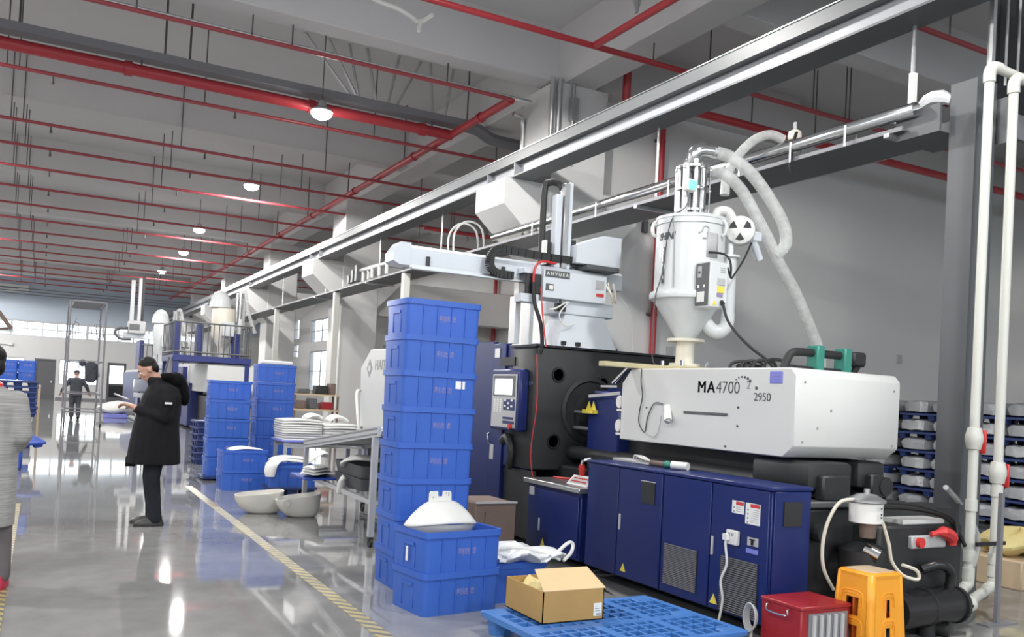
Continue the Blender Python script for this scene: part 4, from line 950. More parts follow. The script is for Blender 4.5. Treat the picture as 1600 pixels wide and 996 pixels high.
B().box(4.10, 4.30, 7.46, 7.60, 2.74, 2.80, bev=.006).done('bracket', 'robot_grey_blue', rb)
B().box(4.08, 4.28, 7.46, 7.6, 2.46, 2.54).done('bracket', 'robot_grey_blue', rb)
mb = B().prism([(4.66, 2.90), (5.20, 2.90), (5.20, 3.21), (4.98, 3.21), (4.66, 3.08)], 'y', 7.40, 7.70).done('motor_cover', 'robot_grey_blue', rb, ang=0)
B().box(4.78, 5.18, 7.38, 7.72, 2.845, 2.90, bev=.01).done('slide_base', 'dark_grey_paint', rb)
B().box(4.46, 4.53, 7.50, 7.60, 2.84, 3.58, bev=.006).done('vertical_arm', 'robot_grey_blue', rb)
B().box(4.54, 4.60, 7.48, 7.58, 2.84, 3.70, bev=.006).done('vertical_arm', 'galvanised', rb)
B().box(4.60, 4.65, 7.50, 7.58, 2.84, 3.72, bev=.006).done('vertical_arm', 'robot_grey_blue', rb)
B().box(4.34, 4.37, 7.5, 7.56, 2.86, 3.10).done('side_strip', 'label_white', rb, ang=0)
B().box(4.38, 4.45, 7.56, 7.64, 2.86, 3.10).box(4.64, 4.74, 7.55, 7.62, 2.9, 3.15).done('arm_carriage', 'machine_dark', rb, ang=0)
B().tube([(4.40, 7.66, 2.9), (4.40, 7.66, 3.62), (4.45, 7.66, 3.72), (4.53, 7.62, 3.72), (4.56, 7.58, 3.66)], .034, seg=8, smooth=4).done('cable_chain', 'black_rubber', rb)
b = B()
for p, q in zip(*(lambda P: (P[:-1], P[1:]))(smooth_path([(4.82, 7.50, 2.925), (4.3, 7.50, 2.93), (3.9, 7.50, 2.945), (3.80, 7.50, 2.93), (3.745, 7.50, 2.86), (3.745, 7.50, 2.77), (3.81, 7.50, 2.71), (4.0, 7.50, 2.70)], 5))):
    d = q - p
    if d.length > .004: b.bar(p + d * .06, q - d * .06, .075, .052, up=(0, 1, 0))
ch = b.done('cable_chain', 'black_rubber', rb, ang=0); stuff(ch)
B().tube([(4.46, 7.46, 2.87), (4.30, 7.44, 2.87), (4.22, 7.42, 2.83), (4.19, 7.42, 2.74), (4.19, 7.42, 2.6)], .012, seg=6, smooth=4).done('red_air_line', 'valve_red', rb)
B().tube([(4.19, 7.42, 2.65), (4.20, 7.40, 2.45), (4.27, 7.38, 2.25), (4.30, 7.38, 2.04), (4.29, 7.40, 1.95)], .020, seg=8, smooth=5).done('air_line', 'black_rubber', rb)
B().tube([(4.24, 7.36, 2.60), (4.27, 7.34, 2.3), (4.31, 7.32, 2.02)], .007, seg=6, smooth=4).done('red_air_line', 'valve_red', rb)
B().tube([(4.6, 7.44, 2.50), (4.45, 7.40, 2.42), (4.38, 7.42, 2.40)], .008, seg=6, smooth=4).tube([(4.62, 7.44, 2.50), (4.48, 7.38, 2.36), (4.55, 7.40, 2.26), (4.7, 7.44, 2.28)], .007, seg=6, smooth=4).done('clear_air_line', 'label_white', rb)
B().box(4.50, 4.60, 7.46, 7.52, 2.40, 2.48).cyl((4.52, 7.44, 2.46), (4.52, 7.44, 2.54), .012, seg=8).done('air_valve', 'machine_dark', rb)
B().tube([(5.05, 7.44, 2.72), (5.10, 7.40, 2.62), (5.14, 7.42, 2.54), (5.18, 7.44, 2.62), (5.16, 7.46, 2.74)], .014, seg=6, smooth=4).tube([(5.08, 7.44, 2.74), (5.13, 7.42, 2.58), (5.20, 7.44, 2.54)], .009, seg=6, smooth=4).done('cable_bunch', 'plastic_cream', rb)
B().tube([(5.3, 7.52, 2.62), (5.40, 7.50, 2.5), (5.47, 7.5, 2.3), (5.50, 7.52, 2.06)], .009, seg=6, smooth=4).done('clear_air_line', 'label_white', rb)
# thin red air line hanging down the platen
tag(B().tube([(4.27, 7.42, 1.95), (4.26, 7.36, 1.6), (4.26, 7.36, 1.38), (4.25, 7.40, 1.1), (4.25, 7.40, .90), (4.27, 7.38, .75)], .005, seg=5, smooth=5).done('air_line', 'valve_red'), 'thin red air line hanging down the dark machine platen', 'air line')
tag(B().tube([(4.92, 7.9, 2.07), (5.1, 7.8, 2.12), (5.3, 7.75, 2.10), (5.42, 7.7, 2.07)], .018, seg=6, smooth=4).done('cable', 'black_rubber'), 'short black cable lying on top of the machine platen', 'cable')

# ================================================================ small things lying on the machine
sc = thing('desk_scale', 'grey white desk scale on the pale machine worktop', 'scale', (4.42, 6.60, .745), R(0))
B().box(4.33, 4.62, 6.48, 6.80, .746, .775, bev=.008).done('body', 'label_grey', sc)
B().prism([(4.30, .746), (4.40, .746), (4.40, .82), (4.38, .825)], 'y', 6.47, 6.81).done('console', 'label_white', sc, ang=0)
B().prism([(4.315, .762), (4.375, .816), (4.371, .82), (4.311, .766)], 'y', 6.50, 6.78).done('display', 'label_grey', sc, ang=0)
b = B()
for i in range(6):
    for j in range(2): b.box(4.318 + .03 * j, 4.335 + .03 * j, 6.52 + .04 * i, 6.55 + .04 * i, .772 + .026 * j, .784 + .026 * j)
stuff(b.done('keys', 'label_red', sc, ang=0))
B().box(4.42, 4.64, 6.46, 6.82, .80, .812, bev=.004).cyl((4.53, 6.64, .77), (4.53, 6.64, .80), .04, seg=10).done('weighing_pan', 'plastic_white', sc)
gg = thing('air_gun', 'red air gun with chrome nozzle on the pale machine worktop', 'air gun', (4.55, 7.0, .745))
B().tube([(4.58, 6.98, .76), (4.57, 6.97, .86), (4.56, 6.96, .90)], [.03, .035, .03], seg=8, smooth=3).done('grip', 'valve_red', gg)
B().tube([(4.56, 6.96, .90), (4.55, 6.93, .94), (4.60, 6.86, .97)], .016, seg=8, smooth=3).done('nozzle', 'steel_shiny', gg)
B().tube([(4.58, 7.0, .76), (4.50, 7.15, .755), (4.45, 7.28, .755)], .012, seg=6, smooth=4).done('coiled_hose', 'valve_red', gg)
tr = thing('tool_tray', 'flat grey tray with a loose white cable on the navy cabinet', 'tray', (4.62, 6.2, 1.0))
B().box(4.43, 4.60, 5.98, 6.28, 1.006, 1.03, bev=.004).box(4.44, 4.59, 5.8, 5.98, 1.006, 1.02, bev=.004).done('tray_body', 'label_grey', tr)
b = B()
for k in range(4):
    b.tube([(4.52 + .02 * k, 6.1 - .02 * k, 1.03), (4.50, 6.05 - .03 * k, 1.07), (4.47 + .02 * k, 5.92, 1.055), (4.52, 5.8 + .02 * k, 1.03), (4.55, 5.95, 1.04)], .006, seg=5, smooth=4)
stuff(b.done('loose_cable', 'plastic_white', tr))
br = thing('hand_tool', 'round hand tool with dark shaft and green knob on the navy cabinet', 'tool', (4.45, 5.65, 1.0))
B().cyl((4.47, 5.78, 1.03), (4.45, 5.58, 1.03), .022, seg=10).done('shaft', 'brown_box', br)
B().ball((4.445, 5.54, 1.035), (.035, .035, .03), 12, 8).done('knob', 'green_plastic', br)
rl = thing('white_roll', 'small white roll lying on the navy cabinet beneath the white cover', 'roll', (4.4, 5.35, 1.0))
B().cyl((4.38, 5.40, 1.043), (4.43, 5.27, 1.043), .032, seg=18).done('roll', 'plastic_white', rl)
B().cyl((4.379, 5.403, 1.043), (4.3785, 5.404, 1.043), .014, seg=12).done('core', 'plastic_cream', rl)
# ================================================================ blue crates
MATS['crate_blue_t'] = MATS['crate_blue']
def translucent(name, f):
    m = MATS[name]; nt = m.node_tree; p = nt.nodes['Principled BSDF']; o = nt.nodes['Material Output']
    t = nt.nodes.new('ShaderNodeBsdfTranslucent'); mx = nt.nodes.new('ShaderNodeMixShader'); mx.inputs[0].default_value = f
    t.inputs[0].default_value = p.inputs['Base Color'].default_value
    nt.links.new(p.outputs[0], mx.inputs[1]); nt.links.new(t.outputs[0], mx.inputs[2]); nt.links.new(mx.outputs[0], o.inputs[0])
translucent('crate_blue', .30)
CL, CW, CH, PITCH = .63, .46, .292, .277
def crate_proto(name, label, m='crate_blue', loc=(0, 0, 0), rotz=0.0, group=None, L=CL, Wd=CW, H=CH):
    t = thing(name, label, 'crate', (0, 0, 0), 0, group)
    def ring(s, z, k=0.0): return [Vector((x, y, z)) for x, y in rrect(L / 2 * s - k, Wd / 2 * s - k, .035, 3)]
    B().loft([ring(.965, .0), ring(.985, H - .002), ring(.985, H - .002, .012), ring(.965, .012, .012)], True, True).done('shell', m, t, ang=50)
    B().loft([ring(.985, H - .045, -.001), ring(.985, H - .043, -.009), ring(.99, H, -.007), ring(.99, H, .006), ring(.985, H - .03, .004)], False, False).done('rim', m, t, ang=50)
    # moulded ribs on the long sides and a lip line under the rim
    for sy in (-1, 1):
        b = B()
        for k in range(4):
            x = (-.5 + (k + 1) / 5) * L * .95
            b.loft([[Vector((x + dx, sy * (Wd / 2 * s + dy), z)) for dx, dy in ((-.006, 0), (.006, 0), (.005, .007), (-.005, .007))] for s, z in ((.965, .005), (.985, H - .045))])
        b.done('side_ribs', m, t, ang=0)
    for sx in (-1, 1):
        b = B()
        b.box(sx * L * .468, sx * (L * .468 + .022), -.075, .075, H * .62, H * .70)
        b.box(sx * L * .465, sx * (L * .465 + .018), -.085, -.070, H * .12, H * .68).box(sx * L * .465, sx * (L * .465 + .018), .070, .085, H * .12, H * .68)
        b.done('handle', m, t, ang=0)
    tx = text('printed_lettering', '利达塑', 'ink_faded', (.025, -Wd / 2 * .9755 - .0015, H * .46), (1, 0, 0), (0, .03, 1), .050, t, extrude=.0004, align='CENTER')
    t.location = loc; t.rotation_euler = (0, 0, rotz)
    return t
BP = crate_proto('plastic_crate', 'blue plastic crate at the bottom of the tall tower', group='tall tower of blue crates', loc=(2.735, 6.45, 0))
for k in range(1, 8):
    dup(BP, (2.735 + random.uniform(-.006, .006), 6.45 + random.uniform(-.006, .006), k * PITCH), random.uniform(-.01, .012),
        ['', 'second blue crate up in the tall tower', 'third blue crate up in the tall tower', 'fourth blue crate up in the tall tower', 'fifth blue crate up in the tall tower',
         'sixth blue crate up in the tall tower, with a paper tag', 'seventh blue crate up in the tall tower, next to the top', 'brightest, topmost blue crate of the tall tower'][k], 'tall tower of blue crates')
tag(B().box(2.86, 2.94, 6.222, 6.226, 6 * PITCH - .11, 6 * PITCH - .05).done('paper_tag', 'label_white', ang=0), 'white paper tag stuck on the tall tower of blue crates', 'tag')
FR = R(8)
fc = Vector((2.60, 5.66, 0))
c1 = dup(BP, fc, FR, 'large blue crate standing on the floor under the white shell', 'pair of blue crates before the tower')
c2 = dup(BP, fc + Vector((0, 0, PITCH)), FR, 'large blue crate holding the white plastic shell', 'pair of blue crates before the tower')
Mf = Matrix.Translation(fc) @ Matrix.Rotation(FR, 4, 'Z')
tag(B().box(-.327, -.322, -.012, .012, PITCH + .07, PITCH + .17).xf(Mf).done('paper_tag', 'label_white', ang=0), 'narrow white paper tag in the handle slot of the front crate', 'tag')
dup(BP, (3.18, 5.93, 0), R(92), 'blue crate on the floor behind the open carton, beneath the white bag', 'single blue crates')

# white plastic shell sitting in the front crate
sh = thing('plastic_shell', 'white domed plastic shell with notched tab in the front crate', 'plastic shell', (2.53, 5.62, .55))
Ms = Matrix.Translation((2.55, 5.66, .0)) @ Matrix.Rotation(R(6), 4, 'Z')
def dome(u, v):
    a = PI * (u - .5)                      # sweep of the front half
    w = .085 + .20 * v ** .85; d = .03 + .15 * v
    z = .745 - .165 * v ** 1.35 + .03 * math.cos(a) ** 2 * v
    return Vector((w * math.sin(a), -d * math.cos(a) + .02, z))
B().grid(dome, 28, 10).xf(Ms).done('dome', 'plastic_white', sh, ang=60, solid=.006)
def back(u, v):
    a = PI * (u - .5)
    w = .085 + .20 * v ** .85; d = .03 + .10 * v
    return Vector((w * math.sin(a), d * math.cos(a) + .02, .745 - .165 * v ** 1.35))
B().grid(back, 24, 8).xf(Ms).done('dome_back', 'plastic_white', sh, ang=60, solid=.006)
B().box(-.083, .083, -.008, .048, .738, .748, bev=.004).xf(Ms).done('dome_top', 'plastic_white', sh)
B().grid(lambda u, v: Vector(((.272 - .06 * v * v) * math.sin(PI * (u - .5)), (-.165 + .06 * v * v) * math.cos(PI * (u - .5)) + .02, .60 - .10 * v)), 28, 4).xf(Ms).done('inner_bowl', 'label_grey', sh, ang=60, solid=.006)
B().prism([(-.092, .70), (-.088, .80), (-.078, .812), (-.022, .812), (-.018, .775), (.018, .775), (.022, .812), (.078, .812), (.088, .80), (.092, .70)], 'y', .035, .047).xf(Ms).done('notched_tab', 'plastic_white', sh)
for x, z in ((-.06, .77), (.045, .798), (.065, .798), (.065, .784)):
    B().cyl((x, .037, z), (x, .033, z), .006, seg=8).xf(Ms).done('tab_hole', 'ink_grey', sh)

# ================================================================ floor pallet with open carton
def pallet(name, label, m, loc, rotz, L=1.35, Wd=1.0, H=.14, nx=14, ny=9, group=None, detailed=True):
    t = thing(name, label, 'pallet', (0, 0, 0), 0, group)
    r = .028
    b = B()
    b.box(-L / 2, L / 2, -Wd / 2, -Wd / 2 + .05, H - .035, H, bev=.006).box(-L / 2, L / 2, Wd / 2 - .05, Wd / 2, H - .035, H, bev=.006)
    b.box(-L / 2, -L / 2 + .05, -Wd / 2 + .05, Wd / 2 - .05, H - .035, H).box(L / 2 - .05, L / 2, -Wd / 2 + .05, Wd / 2 - .05, H - .035, H)
    b.done('deck_frame', m, t, ang=0)
    if detailed:
        for i in range(1, nx):
            x = -L / 2 + .05 + (L - .1) * i / nx
            wide = i % 5 == 0
            B().box(x - (.035 if wide else .009), x + (.035 if wide else .009), -Wd / 2 + .05, Wd / 2 - .05, H - .03, H - .001).done('deck_slat', m, t, ang=0)
        for j in range(1, ny):
            y = -Wd / 2 + .05 + (Wd - .1) * j / ny
            wide = j == ny // 2
            B().box(-L / 2 + .05, L / 2 - .05, y - (.04 if wide else .010), y + (.04 if wide else .010), H - .028, H - .002).done('deck_slat', m, t, ang=0)
        for x in (-L / 2 + .09, 0, L / 2 - .09):
            for y in (-Wd / 2 + .08, 0, Wd / 2 - .08):
                B().box(x - .075, x + .075, y - .05, y + .05, H - .03, H + .0005, bev=.01).done('deck_pad', m, t, ang=0)
    else:
        B().box(-L / 2 + .05, L / 2 - .05, -Wd / 2 + .05, Wd / 2 - .05, H - .03, H - .003).done('deck', m, t, ang=0)
    for x in (-L / 2 + .1, 0, L / 2 - .1):
        for y in (-Wd / 2 + .09, 0, Wd / 2 - .09):
            B().loft([[Vector((x + px, y + py, z)) for px, py in rrect(.075 * s, .06 * s, .02, 2)] for s, z in ((.8, 0), (1, H - .03))]).done('foot', m, t)
    t.location = loc; t.rotation_euler = (0, 0, rotz)
    return t
pallet('plastic_pallet', 'bright blue grid pallet on the floor carrying the open carton', 'pallet_blue', (3.235, 4.50, 0), R(2.5))
ct = thing('carton', 'open brown carton with one flap up on the blue pallet', 'carton', (2.98, 4.80, .14), R(-3))
x0, x1, y0, y1, z0, z1 = 2.745, 3.19, 4.54, 5.02, .141, .335
b = B()
b.box(x0, x1, y0, y0 + .006, z0, z1).box(x0, x1, y1 - .006, y1, z0, z1).box(x0, x0 + .006, y0, y1, z0, z1).box(x1 - .006, x1, y0, y1, z0, z1).box(x0, x1, y0, y1, z0, z0 + .006)
b.done('box', 'carton', ct, ang=0)
B().loft([[Vector((x0 - .0, y0, z1)), Vector((x1 + .01, y0, z1)), Vector((x1 + .01, y0 - .002, z1 + .004)), Vector((x0 - .0, y0 - .002, z1 + .004))],
          [Vector((x0 + .07, y0 + .24, z1 + .085)), Vector((x1 + .02, y0 + .24, z1 + .085)), Vector((x1 + .02, y0 + .238, z1 + .09)), Vector((x0 + .07, y0 + .238, z1 + .09))]]).done('flap', 'carton_inner', ct, ang=0)
B().loft([[Vector((x1, y0 + .01, z1)), Vector((x1, y1 - .01, z1)), Vector((x1 + .004, y1 - .01, z1)), Vector((x1 + .004, y0 + .01, z1))],
          [Vector((x1 + .10, y0 + .01, z1 - .06)), Vector((x1 + .10, y1 - .01, z1 - .06)), Vector((x1 + .103, y1 - .01, z1 - .06)), Vector((x1 + .103, y0 + .01, z1 - .06))]]).done('flap', 'carton', ct, ang=0)
def crumple(u, v):
    return Vector((x0 + .012 + (x1 - x0 - .024) * u, y0 + .02 + (y1 - y0 - .04) * v, z1 - .03 + .03 * math.sin(9 * u + 4 * v) * math.cos(7 * v - 3 * u) + .02 * math.sin(23 * u * v)))
B().grid(crumple, 14, 16).done('yellow_wrapping', 'yellow_sack', ct, ang=0)
B().box(3.115, 3.175, y0 - .0025, y0 - .0005, .165, .245).done('address_label', 'label_white', ct, ang=0)
b = B()
for k in range(9): b.box(3.135 + .004 * k, 3.137 + .004 * k, y0 - .0032, y0 - .002, .170, .182)
for k in range(3): b.box(3.125, 3.165 - .01 * k, y0 - .0032, y0 - .002, .195 + .015 * k, .198 + .015 * k)
stuff(b.done('label_print', 'ink_dark', ct, ang=0))
# white bag of wrapped parts behind the carton
def bag(u, v):
    a = 2 * PI * u; s = math.sin(PI * min(max(v, .02), .98))
    rx = .34 * s ** .6; ry = .22 * s ** .6
    n = 1 + .10 * math.sin(5 * a + 9 * v) + .06 * math.sin(11 * a - 14 * v)
    return Vector((3.24 + rx * n * math.cos(a) , 5.72 + ry * n * math.sin(a), .285 + .15 * (1 - v) * (1.0 - .35 * (math.cos(a) + 1) / 2) + .03 * math.sin(6 * a) * s))
bgt = thing('white_bag', 'crumpled white bag of wrapped parts behind the open carton', 'bag', (3.25, 5.6, 0))
B().grid(bag, 36, 14, closed_u=True).done('bag_body', 'plastic_bag', bgt, ang=30)
for k in range(3):
    B().tube([(3.0 + .1 * k, 5.60 - .02 * k, .40 - .03 * k), (3.17 + .1 * k, 5.56, .41 - .03 * k), (3.37 + .06 * k, 5.56, .35 - .02 * k)], .012, seg=6, smooth=4).done('strap', 'plastic_white', bgt)
B().tube([(3.44, 5.58, .33), (3.57, 5.60, .42), (3.62, 5.60, .42), (3.60, 5.58, .36), (3.52, 5.56, .30)], .014, seg=6, smooth=5).done('loop_handle', 'plastic_white', bgt)

# brown box standing by the machine
bb = thing('brown_box', 'dull brown box standing beside the tower against the machine', 'box', (3.72, 7.3, 0))
B().box(3.50, 3.92, 7.05, 7.6, 0, .54, bev=.01).done('box', 'brown_box', bb)
B().box(3.60, 3.83, 7.04, 7.05, .06, .46).done('box_panel', 'brown_box', bb, ang=0)
B().box(3.50, 3.92, 7.03, 7.06, .535, .55).done('edge_strip', 'label_grey', bb, ang=0)

# ================================================================ white downpipes
def downpipe(x, y, lab, zvalve, zcoup, endx, ztop):
    t = thing('white_downpipe', lab, 'pipe', (x, y, 0), 0, 'white plastic downpipes')
    r = .038
    B().cyl((x, y, .20), (x, y, ztop), r, seg=16).done('pipe', 'pvc_white', t)
    B().lathe([(.04, -.09), (.052, -.085), (.06, -.05), (.068, -.02), (.068, .02), (.06, .05), (.052, .085), (.04, .09)], (x, y, zvalve), 18).done('valve_body', 'pvc_white', t)
    B().box(x + .10, x + .125, y - .03, y + .03, zvalve - .12, zvalve + .07, bev=.008).cyl((x + .04, y, zvalve), (x + .11, y, zvalve), .018, seg=8).done('valve_handle', 'valve_red', t)
    for z in zcoup:
        B().lathe([(.038, -.045), (.047, -.045), (.047, .045), (.038, .045)], (x, y, z), 16).done('coupling', 'pvc_white', t)
    B().tube([(x, y, ztop - .02), (x, y, ztop + .06), (x + .04, y, ztop + .11), (x + .12, y, ztop + .12)], .048, seg=14, smooth=4).done('elbow', 'pvc_white', t)
    B().cyl((x + .10, y, ztop + .12), (x + .9, y + .05, ztop + .12), r, seg=14).done('pipe', 'pvc_white', t)
    B().tube([(x, y, .24), (x, y, .20), (x - .03, y, .17), (x - .10, y - .02, .165)], .045, seg=14, smooth=4).done('elbow', 'pvc_white', t)
    B().cyl((x - .08, y - .02, .165), (endx, 3.96, .165), r, seg=14).done('pipe', 'pvc_white', t)
    B().lathe([(.04, -.05), (.058, -.05), (.058, .05), (.04, .05)], (endx + .12, 4.0, .165), 14, Matrix.Rotation(R(80), 3, 'Y')).done('coupling', 'pvc_white', t)
    return t
downpipe(6.665, 4.42, 'white plastic downpipe nearer the grey post with its red valve higher', 1.37, (.42, .83, .28), 5.86, 4.30)
downpipe(6.90, 4.36, 'white plastic downpipe farther from the grey post with its red valve lower', 1.10, (.40, .30, .95), 5.90, 4.24)
dt = thing('drain_tube', 'thin clear drain tube looping beside the white downpipes', 'tube', (6.8, 4.7, 0))
B().tube([(6.62, 4.62, .95), (6.80, 4.7, .90), (7.1, 4.75, .72), (7.2, 4.7, .5), (7.0, 4.6, .3), (6.8, 4.55, .22)], .022, seg=8, smooth=6).done('tube', 'clear_hose', dt)
B().tube([(6.5, 4.5, .62), (6.68, 4.52, .55), (6.75, 4.5, .38), (6.68, 4.46, .22)], .016, seg=8, smooth=6).done('tube', 'clear_hose', dt)
tag(B().box(6.60, 6.97, 4.31, 4.33, .515, .545).done('pipe_strap', 'black_rubber', ang=0), 'black strap bar tying the two white downpipes together', 'strap')
st = thing('thin_stand', 'thin grey steel stand beside the white downpipes', 'stand', (6.37, 3.98, 0))
B().box(6.35, 6.385, 3.97, 4.0, .0, .98).done('upright', 'duct_grey', st, ang=0)
B().box(6.2, 6.55, 3.93, 4.03, 0, .012).done('foot_plate', 'duct_grey', st, ang=0)
tag(B().box(7.56, 8.9, 5.0, 5.03, 4.45, 7.0).done('black_sheet', 'glass_dark', ang=0), 'black sheet hanging from the ceiling behind the white pipe elbows', 'sheet')
tag(B().box(7.56, 8.9, 4.99, 5.04, 4.20, 4.44, bev=.005).done('duct_box', 'duct_grey'), 'grey duct box beneath the black hanging sheet', 'duct')
for k, x in enumerate((7.40, 7.62, 7.80)):
    tag(B().cyl((x, 4.9, 4.6 if k else 4.0), (x, 4.9, 7.6), .035 if k == 0 else .012, seg=8).done('conduit', 'galvanised' if k == 0 else 'label_grey'), ['grey conduit rising beside the top of the grey post', 'thin pale cable before the black sheet, nearer the post', 'thin pale cable before the black sheet, farther from the post'][k], 'conduit')
ys = thing('yellow_sack', 'pale yellow sack lying on a carton beyond the white downpipes', 'sack', (8.3, 5.0, 0))
B().grid(lambda u, v: Vector((8.3 + .42 * math.sin(PI * v) ** .5 * math.cos(2 * PI * u) * (1 + .1 * math.sin(8 * PI * u)), 5.0 + .34 * math.sin(PI * v) ** .5 * math.sin(2 * PI * u), .26 + .24 * (1 - v) + .03 * math.sin(10 * PI * u))), 24, 10, closed_u=True).done('sack', 'yellow_sack', ys, ang=25)
tag(B().box(7.85, 8.75, 4.7, 5.4, 0, .26, bev=.01).done('carton', 'wood_tan'), 'tan carton on the floor under the pale yellow sack', 'carton')

# ================================================================ stool, red case, wooden box
wb_ = thing('wooden_board', 'tan wooden board lying on the floor beside the orange stool', 'board', (5.1, 3.55, 0))
B().box(4.80, 5.45, 3.25, 3.72, 0, .03, bev=.004).done('board', 'wood_tan', wb_)
sto = thing('plastic_stool', 'orange plastic stool with cut-out holes in front of the black cooler', 'stool', (4.65, 3.74, 0), R(0))
SX, SY, SB, STZ = 4.65, 3.74, 0.0, .54
def srect(z, k=0.0):
    f = (STZ - z) / (STZ - SB)
    return [Vector((SX + x, SY + y, z)) for x, y in rrect(.142 + .032 * f - k, .132 + .03 * f - k, .045, 4)]
# side walls with openings: four panels, each cut as strips round its holes
def panel(side):
    b = B()
    def pt(a, z, k):
        f = (STZ - z) / (STZ - SB); hx = .142 + .032 * f - k; hy = .132 + .03 * f - k
        if side == 0: return Vector((SX + a * hx, SY - hy, z))
        if side == 1: return Vector((SX + a * hx, SY + hy, z))
        if side == 2: return Vector((SX - hx, SY + a * hy, z))
        return Vector((SX + hx, SY + a * hy, z))
    zs = [SB, SB + .09, SB + .21, SB + .27, SB + .38, STZ - .012]
    As = [-.76, -.13, .13, .76] if side < 2 else [-.76, -.34, .34, .76]
    for i in range(3):
        for j in range(5):
            if i == 1 and j in (1, 3): continue
            a0, a1, q0, q1 = As[i], As[i + 1], zs[j], zs[j + 1]
            if i == 1 and j == 0: continue
            b.loft([[pt(a0, q0, k), pt(a1, q0, k), pt(a1, q1, k), pt(a0, q1, k)] for k in (0, .006)])
    bmesh.ops.remove_doubles(b.bm, verts=b.bm.verts, dist=1e-5)
    # moulded arches above the openings
    for zt in (SB + .21, SB + .38):
        for e in (.012, .030):
            b.tube([pt(As[1] - .10 - e * 4, zt - .05, -.002), pt(As[1] - .08 - e * 3, zt + e, -.002), pt(0, zt + e + .012, -.002), pt(As[2] + .08 + e * 3, zt + e, -.002), pt(As[2] + .10 + e * 4, zt - .05, -.002)], .004, seg=5, smooth=3)
    return b
for sd in range(4):
    panel(sd).done('side_panel', 'stool_orange', sto, ang=30)
for cx, cy in ((1, 1), (-1, 1), (-1, -1), (1, -1)):
    def cor(u, v, k=0.0):
        z = SB + (STZ - .012 - SB) * v; f = (STZ - z) / (STZ - SB)
        hx = .142 + .032 * f; hy = .132 + .03 * f
        # from the x-side panel edge round the corner to the y-side panel edge
        P = [Vector((cx * hx * .76, cy * hy)), Vector((cx * (hx - .012), cy * (hy - .003))), Vector((cx * (hx - .003), cy * (hy - .012))), Vector((cx * hx, cy * hy * .76))]
        t = u * 3; i = min(2, int(t)); q = P[i].lerp(P[i + 1], t - i)
        return Vector((SX + q.x, SY + q.y, z))
    B().grid(cor, 9, 3).done('leg', 'stool_orange', sto, ang=50, solid=.006)
B().loft([[Vector((SX + x, SY + y, z)) for x, y in rrect(.142 - k, .132 - k, .045, 4)] for k, z in ((-.004, STZ - .03), (-.006, STZ - .012), (.0, STZ - .003), (.014, STZ), (.02, STZ + .001))], False, True).done('seat', 'stool_orange', sto, ang=40)
B().loft([[Vector((SX + x, SY + y, z)) for x, y in rrect(.115, .105, .035, 4)] for z in (STZ + .001, STZ + .003)], False, True).done('seat_worn_patch', 'wood_tan', sto, ang=40)
B().loft([srect(STZ - .02, .012), srect(SB + .002, .012)], False, False).done('inner_lining', 'stool_inner', sto, ang=40) if False else None
for a, bq in (((-.14, 0), (.14, 0)), ((0, -.13), (0, .13))):
    B().bar((SX + a[0], SY + a[1], SB + .25), (SX + bq[0], SY + bq[1], SB + .25), .01, .40).done('inner_rib', 'stool_inner', sto, ang=0)

def shifted(dx, dy):
    return Matrix.Translation((dx, dy, 0))
SH = shifted(.075, -.04)
rc_ = thing('red_case', 'red metal case with wire handle and grey window beside the stool', 'case', (4.255, 3.89, 0))
B().box(3.975, 4.39, 3.765, 4.095, .02, .335, bev=.008).xf(SH).done('case_body', 'tool_red', rc_)
B().box(3.968, 4.397, 3.758, 4.10, .32, .345, bev=.006).xf(SH).done('case_lid', 'tool_red', rc_)
B().tube([(3.97, 4.02, .315), (3.945, 4.02, .308), (3.945, 4.01, .275), (3.945, 3.86, .275), (3.945, 3.85, .308), (3.97, 3.85, .315)], .005, seg=6, smooth=3).xf(SH).done('wire_handle', 'steel_shiny', rc_)
B().box(4.03, 4.36, 3.757, 3.767, .05, .30).xf(SH).done('window', 'duct_grey', rc_, ang=0)
for k in range(5):
    B().cyl((4.07 + .06 * k, 3.752, .06), (4.07 + .06 * k, 3.752, .29), .014, seg=8).xf(SH).done('window_tube', 'label_grey', rc_)
for x in (4.0, 4.31):
    B().box(x, x + .05, 3.8, 4.06, 0, .02).xf(SH).done('foot', 'black_rubber', rc_, ang=0)
co = thing('wire_coil', 'grey coil of wire hanging at the red case side', 'coil', (4.0, 4.08, 0))
b = B()
for k in range(5):
    rr = .055 + .005 * k
    b.tube([(3.955 - .008 * k, 4.14 + rr * .7 * math.cos(2 * PI * i / 14), .20 + rr * 1.2 * math.sin(2 * PI * i / 14)) for i in range(15)], .005, seg=5)
b.cyl((3.945, 4.14, .012), (3.945, 4.14, .14), .01, seg=8).box(3.91, 3.97, 4.1, 4.18, 0, .012)
stuff(b.xf(SH).done('coil', 'label_grey', co))

# ================================================================ stacks of wrapped bundles at the side
def bundle_mesh(L, Wd, H, seed):
    rnd = random.Random(seed); b = B(); rings = []
    for k, (s, z) in enumerate(((.80, 0), (.97, .03), (1.0, H * .6), (.95, H * .9), (.72, H))):
        ring = []
        for i in range(18):
            a = 2 * PI * i / 18
            e = 4.0
            c, sn = math.cos(a), math.sin(a)
            rr = (abs(c) ** e + abs(sn) ** e) ** (-1 / e)
            j = 1 + rnd.uniform(-.05, .05)
            ring.append(Vector((L / 2 * s * rr * c * j, Wd / 2 * s * rr * sn * j, z + rnd.uniform(-.01, .012) * (1 if k else 0))))
        rings.append(ring)
    b.loft(rings); return b
bp0 = pallet('pallet', 'navy pallet at the foot of a stack by the side bay wall', 'pallet_navy', (0, 0, 0), 0, L=1.1, Wd=1.1, H=.11, detailed=False, group='navy pallets of the wrapped stacks')
bprot = []
